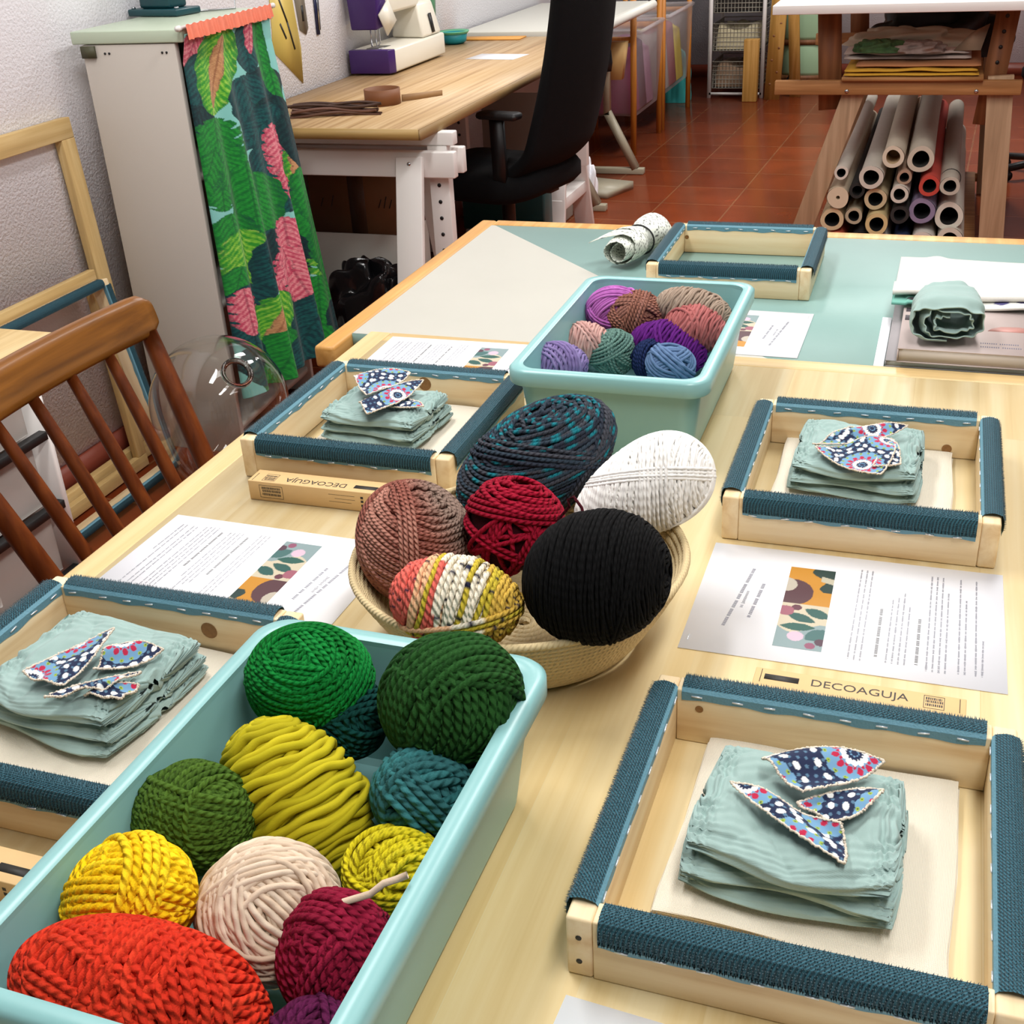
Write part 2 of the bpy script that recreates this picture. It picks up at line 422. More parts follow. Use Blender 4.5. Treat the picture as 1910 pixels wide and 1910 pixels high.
# ------------------------------------------------------------------ the pine table and the cutting table
TZ = 0.75; CZ = 0.742
t = thing('pine_table', 'long pale varnished pine table the yarn boxes and wooden frames stand on', 'table', (0, 0, 0))
MB().box((-0.84, -0.35, TZ - 0.02), (0.95, 1.695, TZ)).build('tabletop', M['pine'], t)
MB().box((-0.878, -0.35, TZ - 0.02), (-0.8403, 1.735, TZ)).build('edge_band', M['pine_edge'], t, bevel=0.003)
MB().box((-0.8399, 1.6953, TZ - 0.02), (0.95, 1.735, TZ)).build('edge_band', M['pine_edge_x'], t, bevel=0.003)
for x, y in ((-0.78, -0.2), (0.85, -0.2), (-0.78, 1.52), (0.85, 1.52)):
    MB().box((x - 0.03, y - 0.03, 0), (x + 0.03, y + 0.03, TZ - 0.02)).build('leg', M['pine_edge'], t)
for y in (-0.2, 1.52):
    MB().box((-0.75, y - 0.012, 0.62), (0.82, y + 0.012, TZ - 0.02)).build('apron', M['pine_edge_x'], t)

t = thing('cutting_table', 'mint topped cutting table with orange wood edging beyond the pine table', 'table', (0, 0, 0))
MB().box((-0.915, 1.737, CZ - 0.035), (1.2, 2.445, CZ)).build('tabletop', M['teal_top'], t)
MB().box((-0.952, 1.665, CZ - 0.037), (-0.9153, 2.485, CZ + 0.001)).build('edge_band', M['orange_wood'], t, bevel=0.006)
MB().box((-0.9149, 2.4453, CZ - 0.037), (1.2, 2.485, CZ + 0.001)).build('edge_band', M['orange_wood'], t, bevel=0.003)
MB().add([(-0.9145, 1.738, CZ + 0.0004), (-0.205, 1.738, CZ + 0.0004), (-0.905, 2.442, CZ + 0.0004), (-0.9145, 2.442, CZ + 0.0004)], [(0, 1, 2, 3)]).build('grey_corner', M['grey_sheet'], t)['label'] = 'grey triangular corner of the worktop print'
for x, y in ((-0.85, 1.8), (1.1, 1.8), (-0.85, 2.35), (1.1, 2.35)):
    MB().box((x - 0.03, y - 0.03, 0), (x + 0.03, y + 0.03, CZ - 0.037)).build('leg', M['orange_wood'], t)

# ------------------------------------------------------------------ shelf cabinet with the leaf curtain
t = thing('shelf_cabinet', 'tall beige shelf cabinet with mint top standing against the white wall', 'cabinet', (-2.058, 2.640, 0), math.radians(3.0))
CW, CL, CH = 0.272, 0.50, 1.13
MB().box((0.012, 0.004, 0), (CW, 0.022, CH - 0.032)).build('side_panel', M['panel'], t, bevel=0.001)
MB().box((0.012, CL - 0.02, 0), (CW, CL - 0.004, CH - 0.032)).build('side_panel', M['panel'], t, bevel=0.001)
MB().box((0.012, 0.0221, 0.0), (0.02, CL - 0.0201, CH - 0.032)).build('back_panel', M['panel'], t)
MB().box((-0.012, 0, CH - 0.03), (0.296, CL, CH)).build('top', M['mint'], t, bevel=0.003)
for z in (0.06, 0.42, 0.76):
    MB().box((0.0201, 0.0221, z), (CW - 0.01, CL - 0.0201, z + 0.018)).build('shelf', M['panel'], t)
for x in (0.075, 0.235):
    b = MB()
    for dx in (0, 0.012):
        b.lathe([(0.0, 0), (0.0028, 0), (0.0028, 0.002), (0.0, 0.002)], 10, origin=(x + dx, 0.004, CH - 0.052), axis=(0, -1, 0))
    b.build('screw', M['black'], t)
MB().box((0.012, -0.004, CH - 0.062), (0.05, 0.0038, CH - 0.034)).build('bracket', plain('dark_bracket', '#4b4a35', 0.6), t)

# curtain rod on the cabinet front, curtain hanging from it
t = thing('curtain_rod', 'thin white rod along the front edge of the cabinet top', 'rod', (-1.770, 2.652, CH + 0.003), math.radians(3.5))
MB().tube([(0.012, -0.008, 0), (0.012, 0.505, 0)], 0.0045, 10).build('pole', M['white'], t, smooth=True)
for y in (-0.012, 0.508):
    MB().lathe([(0.0, -0.009), (0.007, -0.006), (0.007, 0.006), (0.0, 0.009)], 12, origin=(0.012, y, 0), axis=(0, 1, 0)).build('end_cap', M['white'], t, smooth=True)

def curtain():
    nu, nv = 190, 420
    u = np.linspace(0, 1, nu)[:, None]; v = np.linspace(0, 1, nv)[None, :]
    y0, y1 = 2.662, 3.128
    ztop, zbot = 1.118, 0.17
    X = -1.756 - 0.030 * u - 0.019 * np.clip(v / .07, 0, 1) * (1 - .4 * u) + v * (0.012 + 0.125 * np.sqrt(u + 1e-6) * (1 - .25 * u)) + 0 * v
    Y = y0 + (y1 - y0) * u + 0 * v
    Z = ztop + (zbot - ztop) * v + 0.02 * u * v
    amp = 0.004 + 0.024 * v
    X = X + amp * (np.sin(u * 2 * PI * 3.1 + 0.6) * 0.6 + 0.5 * np.sin(u * 2 * PI * 5.3 + 2 + v * 1.2)) * np.clip(u * 4, 0, 1)
    P = np.stack([X, Y, Z], -1)
    # printed leaves: drawn flat on the cloth (px, py are the cloth's own drawing units)
    c00, c10, c01, c11 = np.array([340, 62.]), np.array([486, 18.]), np.array([462, 705.]), np.array([624, 632.])
    Q = (c00 * ((1 - u) * (1 - v))[..., None] + c10 * (u * (1 - v))[..., None] + c01 * ((1 - u) * v)[..., None] + c11 * (u * v)[..., None])
    px, py = Q[..., 0], Q[..., 1]
    n1 = np.sin(px * .31 + np.sin(py * .23) * 2) * .5 + np.sin(py * .37 + px * .11) * .5
    n2 = np.sin(px * 1.1 + 2 * np.sin(py * .6)) * np.sin(py * .9 + 1.3 * np.sin(px * .5))
    C = np.empty(px.shape + (3,)); C[:] = hexc('#7fc4bd')
    pal = {'green': ('#0c6a2c', '#1f9a34', '#0a4a2a'), 'lime': ('#2c8f2a', '#86c83c', '#c8d878'), 'deep': ('#06323a', '#0e5a58', '#05262c'),
           'pink': ('#bc4460', '#e89aa0', '#7c2240'), 'tan': ('#b08058', '#c89a6c', '#6c3020'), 'dark': ('#04232a', '#0a3c3e', '#03181e')}
    # cx, cy, half length, half width, angle from straight down, kind, ragged edge
    L = [(478, 150, 40, 34, 10, 'dark', 0), (352, 110, 55, 22, 8, 'pink', 1), (372, 150, 60, 22, -5, 'deep', 0), (360, 215, 42, 30, 20, 'dark', 0),
         (449, 80, 42, 24, -8, 'deep', 0), (450, 58, 32, 8, -8, 'pink', 1), (398, 118, 74, 33, 4, 'lime', 0), (397, 120, 60, 9, 4, 'tan', 1), (478, 95, 80, 12, -14, 'green', 0), (505, 170, 60, 10, -14, 'green', 0),
         (462, 185, 62, 40, -22, 'deep', 0), (488, 215, 56, 34, 12, 'dark', 0), (470, 215, 50, 26, 40, 'deep', 0),
         (402, 275, 80, 44, -6, 'green', 2), (428, 300, 70, 28, -22, 'green', 2), (385, 300, 50, 20, 10, 'green', 2),
         (500, 300, 72, 42, -12, 'deep', 0), (502, 272, 66, 22, -12, 'pink', 2), (515, 315, 42, 16, -14, 'pink', 2),
         (550, 300, 62, 26, -12, 'lime', 0), (540, 290, 45, 12, -12, 'tan', 1), (530, 245, 50, 16, -18, 'dark', 0),
         (468, 360, 68, 42, -14, 'green', 0), (448, 340, 66, 22, -10, 'green', 0),
         (570, 400, 70, 40, -14, 'green', 1), (556, 350, 60, 20, -14, 'green', 1),
         (430, 410, 52, 30, -12, 'green', 0), (445, 455, 66, 34, -8, 'lime', 1), (432, 500, 46, 22, 6, 'green', 0),
         (490, 455, 58, 34, 8, 'deep', 0), (525, 480, 90, 44, -14, 'dark', 0), (518, 430, 52, 20, -10, 'pink', 2), (532, 492, 62, 30, -20, 'pink', 2), (508, 490, 34, 16, 20, 'pink', 2),
         (598, 500, 66, 30, -12, 'lime', 2), (585, 450, 60, 22, -10, 'green', 1),
         (455, 545, 56, 34, -6, 'deep', 0), (450, 540, 46, 22, -12, 'pink', 2),
         (496, 575, 62, 34, 6, 'lime', 1), (494, 572, 52, 8, 8, 'tan', 1), (555, 590, 66, 32, 12, 'deep', 0), (585, 560, 60, 28, -8, 'green', 0),
         (614, 590, 40, 20, 0, 'dark', 0), (505, 650, 66, 36, 4, 'green', 1), (472, 640, 46, 22, -14, 'deep', 0), (548, 650, 52, 26, 8, 'deep', 0), (590, 640, 40, 22, 0, 'green', 1)]
    for cx, cy, hl, hw, ang, kind, rag in L:
        a = math.radians(ang); dx, dy = px - cx, py - cy
        ax = dx * -math.sin(a) + dy * math.cos(a); sx = dx * math.cos(a) + dy * math.sin(a)
        s = np.clip(ax / hl, -1, 1)
        w = hw * np.sqrt(np.clip(1 - s ** 2, 0, 1)) * (1 - .28 * s)
        if rag: w = w * (1 - (.10 if rag == 1 else .26) * np.clip(np.sin(ax * .33 + np.abs(sx) * .35 + cx) + .6 * np.sin(ax * .71 + cy + np.abs(sx) * .3), 0, 2))
        w = w * (1 + .04 * np.sin(ax * .2 + cx))
        ins = (np.abs(ax) < hl) & (np.abs(sx) < w)
        c1, c2, c3 = [np.array(hexc(h)) for h in pal[kind]]
        vein = np.sin((ax - np.abs(sx) * 1.2) * .62 + .8 * np.sin(sx * .4)) * .5 + .5
        edge = np.clip(np.abs(sx) / (w + 1e-6), 0, 1)
        k = np.clip(.45 + .30 * n1 + .75 * (vein - .5) + .35 * n2 - .45 * edge ** 3, 0, 1)[..., None]
        col = c1 * (1 - k) + c2 * k
        col = np.where((edge > .8)[..., None] & (n2 > .1)[..., None], col * .45 + np.array(hexc('#0b4a44')) * .4, col)
        spot = (vein > .93) & (n1 > .15)
        col = np.where(spot[..., None], col * .6 + c3 * .35, col)
        mid = np.abs(sx) < 1.1
        col = np.where(mid[..., None], c3 * .5 + col * .5, col)
        C = np.where(ins[..., None], col, C)
    return P, C
P, Cc = curtain()
cur = MB().grid(P, col=Cc).build('leaf_curtain', attrmat('curtain_print', 0.85, sheen=0.1), None, smooth=True)
tag(cur, 'curtain printed with green palm leaves and pink leaves on aqua, hanging on the cabinet', 'curtain')
sm = cur.modifiers.new('thick', 'SOLIDIFY'); sm.thickness = 0.0012
# gathered coral heading
nu, nv = 160, 14
u = np.linspace(0, 1, nu)[:, None]; v = np.linspace(0, 1, nv)[None, :]
gx = -1.7475 - 0.034 * u + 0.004 * np.sin(u * 150 + 2 * np.sin(u * 40)) * v + 0.003 * v
gy = 2.660 + 0.478 * u + 0 * v
gz = CH + 0.009 - 0.034 * v + 0.0015 * np.sin(u * 90)
MB().grid(np.stack([gx, gy, gz], -1)).build('heading', plain('coral_cloth', '#ee8468', 0.85, vary=0.12, vscale=80), cur, smooth=True)['label'] = 'gathered coral heading band'

# dark teal tool on top of the cabinet
M['dark_teal'] = plain('dark_teal_enamel', '#12454c', 0.35)
t = thing('machine_base', 'dark teal enamelled machine with flanged foot on top of the cabinet', 'machine', (-2.03, 3.0, CH + 0.001), math.radians(-8))
MB().box((-0.085, -0.05, 0), (0.085, 0.05, 0.018)).build('foot', M['dark_teal'], t, bevel=0.004)
MB().hexa([(-0.055, -0.035, 0.018), (0.055, -0.035, 0.018), (0.055, 0.035, 0.018), (-0.055, 0.035, 0.018)],
          [(-0.05, -0.03, 0.2), (0.045, -0.03, 0.2), (0.045, 0.03, 0.2), (-0.05, 0.03, 0.2)]).build('body', M['dark_teal'], t, bevel=0.008)
for x in (-0.075, 0.075):
    MB().lathe([(0, 0.018), (0.006, 0.018), (0.006, 0.023), (0, 0.023)], 10, origin=(x, -0.035, 0)).build('bolt', M['chrome'], t)
t = thing('wire_stand', 'small bent steel wire lying beside the teal machine on the cabinet', 'wire', (-1.93, 3.06, CH + 0.004))
MB().tube([(-0.02, -0.02, 0), (0.06, 0.04, 0), (0.055, 0.05, 0.06), (0.03, 0.05, 0.09)], 0.003, 6).build('wire', M['chrome'], t, smooth=True)

# ------------------------------------------------------------------ things leaning on the left wall
def flat_frame(name, label, ly, hy, top, foot_x, top_x, w, d, mats):
    """a picture-frame of four bars leaning on the wall; ly..hy along the wall"""
    L = math.hypot(top, top_x - foot_x)
    t = thing(name, label, 'frame', (foot_x, ly, 0.002))
    up = np.array([(top_x - foot_x) / L, 0, top / L]); out = np.array([up[2], 0, -up[0]])
    W = hy - ly
    def bar(n, a0, a1, b0, b1, m):
        q = lambda s, h: [np.array([0, s, 0]) + up * h + out * k for k in (0, d)]
        v = [*q(a0, b0), *q(a1, b0), *q(a0, b1), *q(a1, b1)]
        MB().add(v, [(0, 1, 3, 2), (4, 6, 7, 5), (0, 4, 5, 1), (2, 3, 7, 6), (0, 2, 6, 4), (1, 5, 7, 3)]).build(n, m, t, bevel=0.002)
    bar('bar', 0, w, w, L - w, mats[0]); bar('bar', W - w, W, w, L - w, mats[0])
    bar('bar', 0, W, 0, w, mats[1]); bar('bar', 0, W, L - w, L, mats[1])
    return t
flat_frame('leaning_frame', 'large empty pale wood frame leaning on the wall beside the cabinet', 2.0, 2.612, 0.93, -2.075, -2.127, 0.05, 0.025, (M['pale_wood_z'], M['pale_wood_y']))
flat_frame('leaning_frame', 'smaller pale wood frame leaning on the wall behind the dark-edged frame', 2.0, 2.53, 0.56, -2.04, -2.083, 0.035, 0.022, (M['pale_wood_z'], M['pale_wood_y']))

# shelf unit with plastic drawers, far left
t = thing('drawer_unit', 'low shelf unit with pale wood top and black rails at the left edge', 'shelf unit', (0, 0, 0))
MB().box((WX + 0.015, 0.7, 0.572), (-1.74, 1.985, 0.602)).build('top', wood('laminated_top', '#e6cfa0', '#d8bd8a', axis=1, fine=60, stretch=0.05, stave=(0.05, 2.0)), t, bevel=0.002)
MB().box((WX + 0.015, 1.878, 0.0), (-1.75, 1.895, 0.572)).build('side_panel', M['white'], t)
for z in (0.07, 0.235, 0.4):
    for x in (-1.765, -2.1):
        MB().box((x, 0.7, z), (x + 0.02, 1.8778, z + 0.018)).build('rail', M['black'], t)
for y in (0.72, 1.3):
    for x in (-1.765, -2.1):
        MB().box((x, y, 0), (x + 0.02, y + 0.02, 0.07)).build('foot', M['black'], t)
M['tub'] = translucent('frosted_tub', '#dcd6cf', 0.45, 0.4)
kinds = [('#8f7468', 'brown'), ('#c9b8a8', 'beige'), ('#6d5a5e', 'dark'), ('#b9a49a', 'pale')]
ti = 0
lv = {0.088: 'bottom', 0.253: 'middle', 0.418: 'top'}
for z, lz in lv.items():
    for y0, ys in ((1.3, 'nearer the chair'), (0.71, 'farther left')):
        tt = thing('plastic_tub', 'frosted plastic tub on the %s level of the left shelf unit, %s' % (lz, ys if y0 < 1 else 'by its white end'), 'drawer', (-1.93, y0 + 0.28, z + 0.0005), group='plastic drawers of the left shelf unit')
        h = 0.14
        b = MB(); hx, hy = 0.16, 0.27
        o = [(-hx, -hy), (hx, -hy), (hx, hy), (-hx, hy)]
        b.box((-hx, -hy, 0), (hx, hy, 0.003))
        for (x0, y0_, x1, y1_) in ((-hx, -hy, -hx + .003, hy), (hx - .003, -hy, hx, hy), (-hx, -hy, hx, -hy + .003), (-hx, hy - .003, hx, hy)):
            b.box((x0, y0_, 0.003), (x1, y1_, h))
        b.build('tub', M['tub'], tt, bevel=0.001)
        th = np.linspace(0, PI, 14)
        MB().tube([(hx + 0.008, 0.05 * s, 0.03 + 0.0 * s) for s in (-1.2,)] + [(hx + 0.008, -0.06 * math.cos(a), 0.05 + 0.05 * math.sin(a)) for a in th] + [(hx + 0.008, 0.06, 0.03)], 0.006, 6).build('handle', M['tub'], tt, smooth=True)
        c = kinds[ti % 4]; ti += 1
        q = MB(); g = 24
        uu, vv = np.meshgrid(np.linspace(-1, 1, g), np.linspace(-1, 1, g), indexing='ij')
        zz = 0.006 + 0.085 * (1 - np.maximum(np.abs(uu), np.abs(vv)) ** 6) * (0.8 + 0.2 * np.sin(uu * 7 + ti) * np.sin(vv * 9))
        q.grid(np.stack([uu * (hx - .006), vv * (hy - .006), zz], -1)).build('folded_cloth', plain('drawer_cloth', c[0], 0.9, vary=0.2, vscale=25), tt, smooth=True)

# ------------------------------------------------------------------ spindle back chair
t = thing('spindle_chair', 'brown wooden spindle-back chair pushed under the left side of the pine table', 'chair', (0, 0, 0))
def railpt(s):   # s 0..1 along y
    return np.array([-1.135 - 0.02 * (1 - (2 * s - 1) ** 2), 1.035 + 0.468 * s, 0.845])
nS = 28; ring = []
for i in range(nS):
    s = i / (nS - 1); c = railpt(s)
    e = min(1, math.sqrt(max(0, 1 - (abs(2 * s - 1)) ** 14)) + 0.12)
    hh = 0.032 * (0.55 + 0.45 * e); ww = 0.0125 * (0.6 + 0.4 * e)
    th = np.arange(16) * 2 * PI / 16
    cs = np.sign(np.cos(th)) * np.abs(np.cos(th)) ** 0.6; sn = np.sign(np.sin(th)) * np.abs(np.sin(th)) ** 0.6
    ring.append(np.stack([c[0] + ww * cs - 0.25 * hh * sn, np.full(16, c[1]), c[2] + hh * sn], -1))
b = MB(); b.grid(np.array(ring), closed_v=True)
b.f.append(np.array([list(range(16))[::-1]])); b.mi.append(np.zeros(1, int)); b.f.append(np.array([[16 * (nS - 1) + k for k in range(16)]])); b.mi.append(np.zeros(1, int))
b.build('top_rail', M['chair_wood'], t, smooth=True)
seat_x = -0.985
for i, s in enumerate((0.035, 0.22, 0.4, 0.58, 0.76, 0.955)):
    a = railpt(s) + np.array([0.006, 0, -0.025]); yb = 1.09 + 0.37 * s
    e = np.array([seat_x - 0.012, yb, 0.455])
    k = np.linspace(0, 1, 12)[:, None]; pth = a * (1 - k) + e * k
    thick = i in (0, 5)
    r = (0.0125 if thick else 0.0075) + (0.004 if thick else 0.0035) * np.sin(np.linspace(0.2, 2.6, 12))
    MB().tube(pth, r, 10).build('post' if thick else 'spindle', M['chair_wood_z'], t, smooth=True)
b = MB()
b.prism([(-1.01, 1.08), (-0.62, 1.06), (-0.60, 1.1), (-0.60, 1.45), (-0.62, 1.49), (-1.01, 1.47)], 0.43, 0.462)
b.build('seat', M['chair_wood'], t, bevel=0.008)
for x, y in ((-0.97, 1.12), (-0.97, 1.43), (-0.66, 1.12), (-0.66, 1.43)):
    ox = -0.04 if x < -0.8 else 0.03; oy = -0.03 if y < 1.3 else 0.03
    MB().tube([(x, y, 0.432), (x + ox * .5, y + oy * .5, 0.2), (x + ox, y + oy, 0.0)], [0.017, 0.016, 0.011], 10).build('leg', M['chair_wood_z'], t, smooth=True)

# ------------------------------------------------------------------ glass globe on the floor
gc = np.array([-1.675, 2.42, 0.262]); GR = 0.172
nd = np.array([0.629, -0.372, 0.679]); nd /= np.linalg.norm(nd)
ph = np.linspace(0.16, PI, 40)
prof = [(0.034, GR * 1.035), (0.036, GR * 1.03)] + [(GR * math.sin(p), GR * math.cos(p)) for p in ph]
b = MB().lathe(prof, 64, axis=nd)
v = b.v[0]; low = v[:, 2] < 0; v[low, 2] *= 0.26 / GR
flat = v[:, 2] < -0.25; v[flat, 2] = -0.25
v += gc
b.v[0] = v
gl = b.build('glass_globe', M['glass'], None, smooth=True)
so = gl.modifiers.new('thick', 'SOLIDIFY'); so.thickness = 0.0035
tag(gl, 'large clear glass globe standing on the floor in front of the cabinet', 'glass globe')
ringp = [gc + nd * GR * 0.995 + 0.036 * (math.cos(a) * np.cross(nd, (0, 0, 1)) / np.linalg.norm(np.cross(nd, (0, 0, 1))) + math.sin(a) * np.cross(nd, np.cross(nd, (0, 0, 1)) / np.linalg.norm(np.cross(nd, (0, 0, 1))))) for a in np.arange(36) * 2 * PI / 36]
MB().tube(ringp, 0.0045, 8, closed=True).build('neck_ring', M['glass'], gl, smooth=True)

# ------------------------------------------------------------------ sewing desk on two white trestles
DZ = 0.787
desk = thing('sewing_desk', 'oak laminate desk top along the wall carrying the sewing machine', 'desk', (0, 0, 0))
MB().box((WX + 0.012, 3.262, DZ - 0.03), (-1.425, 5.34, DZ)).build('board', M['oak'], desk)
MB().box((WX + 0.012, 3.2525, DZ - 0.03), (-1.425, 3.2618, DZ)).build('edge_band', wood('oak_edge', '#b9995f', '#a98a52', axis=0), desk)
MB().box((-1.4248, 3.2525, DZ - 0.03), (-1.418, 5.34, DZ)).build('edge_band', wood('oak_edge_along', '#a98b60', '#977a50', axis=1), desk)

def trestle(label, y):
    t = thing('white_trestle', label, 'trestle', (0, y, 0), group='white trestles under the desk')
    MB().box((-2.10, -0.02, 0.717), (-1.372, 0.02, DZ - 0.0305)).build('top_beam', M['white'], t, bevel=0.004)
    MB().box((-2.10, -0.052, 0.628), (-1.36, -0.022, 0.705)).build('rail', M['white'], t, bevel=0.004)
    MB().box((-2.10, 0.022, 0.628), (-1.36, 0.052, 0.705)).build('rail', M['white'], t, bevel=0.004)
    for x in (-1.47, -2.0):
        b = MB(); b.box((x + 0.012, -0.018, 0.33), (x + 0.075, 0.018, 0.7165))
        b.build('sliding_post', M['white'], t, bevel=0.002)
        for k in range(5):
            MB().lathe([(0, 0), (0.006, 0), (0.006, 0.0015), (0, 0.0015)], 12, origin=(x + 0.043, -0.018, 0.40 + 0.05 * k), axis=(0, -1, 0)).build('peg_hole', M['black'], t)
        for s in (-1, 1):
            MB().bar((x - 0.03, s * 0.055, 0.69), (x - 0.01, s * 0.235, 0.0), 0.085, 0.022, up=(0, 1, 0)).build('leg', M['white'], t, bevel=0.003)
        MB().bar((x - 0.015, -0.19, 0.2), (x - 0.015, 0.19, 0.2), 0.06, 0.05).build('crossbar', M['white'], t, bevel=0.003)
        MB().lathe([(0, 0), (0.007, 0), (0.006, 0.003), (0, 0.004)], 12, origin=(x - 0.028, -0.069, 0.672), axis=(0, -1, 0)).build('bolt', M['chrome'], t)
    return t
trestle('white wooden trestle under the near end of the oak desk', 3.40)
trestle('white wooden trestle under the far end of the oak desk behind the office chair', 4.92)

# sewing machine
M['machine_white'] = plain('machine_white', '#e6e1d2', 0.3)
M['purple'] = plain('purple_plastic', '#3d1f63', 0.35)
t = thing('sewing_machine', 'white and purple sewing machine standing on the oak desk', 'sewing machine', (-2.03, 4.28, DZ + 0.0005))
MB().box((-0.085, 0.006, 0.006), (0.088, 0.50, 0.088)).build('bed', M['machine_white'], t, bevel=0.008)
MB().prism([(-0.085, -0.03), (0.075, -0.03), (0.088, 0.0), (0.088, 0.0055), (-0.085, 0.0055)], 0.006, 0.088).build('end_panel', M['purple'], t, bevel=0.003)['label'] = 'purple bed end'
MB().hexa([(-0.07, 0.33, 0.0885), (0.082, 0.30, 0.0885), (0.082, 0.49, 0.0885), (-0.07, 0.49, 0.0885)],
          [(-0.06, 0.35, 0.215), (0.05, 0.33, 0.215), (0.055, 0.47, 0.215), (-0.06, 0.47, 0.215)]).build('column', M['machine_white'], t, bevel=0.012)
MB().hexa([(-0.06, 0.06, 0.2), (0.045, 0.06, 0.2), (0.05, 0.34, 0.2), (-0.06, 0.34, 0.2)],
          [(-0.06, 0.05, 0.31), (0.035, 0.05, 0.31), (0.05, 0.47, 0.31), (-0.06, 0.47, 0.31)]).build('arm', M['machine_white'], t, bevel=0.012)
MB().hexa([(-0.07, -0.02, 0.155), (0.035, -0.02, 0.155), (0.05, 0.055, 0.165), (-0.07, 0.055, 0.165)],
          [(-0.08, -0.02, 0.31), (0.045, -0.02, 0.31), (0.045, 0.055, 0.31), (-0.08, 0.055, 0.31)]).build('head', M['purple'], t, bevel=0.006)['label'] = 'purple needle head'
MB().bar((0.052, 0.0, 0.17), (0.06, 0.07, 0.215), 0.006, 0.09).build('face_plate', M['machine_white'], t)
MB().tube([(-0.01, 0.02, 0.158), (-0.01, 0.02, 0.095)], 0.003, 8).build('needle_bar', M['chrome'], t)
MB().tube([(0.005, 0.03, 0.158), (0.005, 0.03, 0.105), (0.012, 0.018, 0.095), (0.02, 0.03, 0.105), (0.02, 0.03, 0.155)], 0.0025, 6).build('presser_foot', M['chrome'], t, smooth=True)
MB().box((-0.03, 0.01, 0.0882), (0.03, 0.1, 0.0892)).build('needle_plate', M['chrome'], t)
MB().bar((0.0835, 0.40, 0.10), (0.070, 0.40, 0.17), 0.022, 0.004, up=(1, 0, 0)).build('slot', M['black'], t)

M['leather'] = plain('brown_leather', '#7a4a28', 0.6, vary=0.15)
t = thing('leather_strap_roll', 'brown leather strap coiled in a ring with its end lying out on the desk', 'strap', (-1.72, 3.665, DZ + 0.0005))
b = MB(); th = np.linspace(0, 2 * PI, 40); cp = [(0.058 * math.cos(a), 0.058 * math.sin(a)) for a in th]
P = np.array([[(0.058 * math.cos(a), 0.058 * math.sin(a), z) for z in (0, 0.048)] for a in th])
P2 = np.array([[(0.054 * math.cos(a), 0.054 * math.sin(a), z) for z in (0.048, 0)] for a in th])
b.grid(np.concatenate([P, P2], 1), closed_v=True).build('coil', M['leather'], t, smooth=False)
MB().bar((0.05, 0.04, 0.012), (0.14, 0.165, 0.006), 0.004, 0.02).build('strap_end', plain('tan_leather', '#9c7850', 0.6), t)
MB().bar((-0.04, -0.04, 0.01), (-0.16, -0.06, 0.006), 0.004, 0.016).build('strap_end', M['leather'], t)
b = MB()
t = thing('leather_strap_bundle', 'bundle of thin dark leather straps lying by the near edge of the desk', 'straps', (-1.79, 3.46, DZ + 0.0005), 0.25)
for i in range(9):
    k = np.linspace(-1, 1, 14); rr = random.Random(i)
    pth = np.stack([k * (0.13 + 0.02 * rr.random()), 0.02 * (i / 4 - 1) * (1 - k * .3) + 0.006 * np.sin(k * 4 + i), 0.006 + 0.012 * (i % 3) + 0.006 * np.cos(k * 3 + i)], -1)
    MB().tube(pth, 0.0045, 6).build('strap', plain('dark_leather_%d' % i, ['#5a3a2a', '#6d4a3c', '#43291c'][i % 3], 0.6) if i < 3 else bpy.data.materials['dark_leather_%d' % (i % 3)], t, smooth=True)
MB().box((0, 0, 0), (0.21, 0.148, 0.0008)).build('paper_sheet', M['paper'], None, loc=(-1.815, 4.66, DZ + 0.0004), rotz=-0.12)
tag(bpy.data.objects['paper_sheet'], 'blank white sheet lying on the oak desk behind the office chair', 'paper')
t = thing('bowl', 'small teal plastic bowl with green rim on the desk behind the sewing machine', 'bowl', (-2.045, 5.14, DZ + 0.0005))
MB().lathe([(0, 0), (0.04, 0), (0.052, 0.01), (0.058, 0.045), (0.055, 0.045), (0.049, 0.012), (0, 0.006)], 28).build('body', plain('teal_bowl', '#1c8a94', 0.4), t, smooth=True)
MB().lathe([(0.0585, 0.04), (0.066, 0.048), (0.066, 0.052), (0.055, 0.0455)], 28).build('rim', plain('green_rim', '#5fae84', 0.4), t, smooth=True)
MB().box((-2.1, 5.23, DZ + 0.0004), (-1.78, 5.33, DZ + 0.006)).build('orange_folder', plain('orange_card', '#d99a45', 0.6))
tag(bpy.data.objects['orange_folder'], 'orange card folder at the far end of the oak desk', 'folder')
t = thing('desk_lamp', 'green jointed lamp arm standing against the wall behind the desk', 'lamp', (-2.095, 5.03, DZ + 0.0005))
MB().lathe([(0, 0), (0.02, 0), (0.02, 0.02), (0, 0.02)], 14).build('foot', M['black'], t)
MB().tube([(0, 0, 0.02), (0, 0, 0.08)], 0.005, 8).build('stem', M['black'], t)
MB().bar((0.0, 0.0, 0.08), (0.0, 0.03, 0.34), 0.022, 0.022, up=(1, 0, 0)).build('arm', plain('lamp_green', '#5f9a76', 0.4), t)

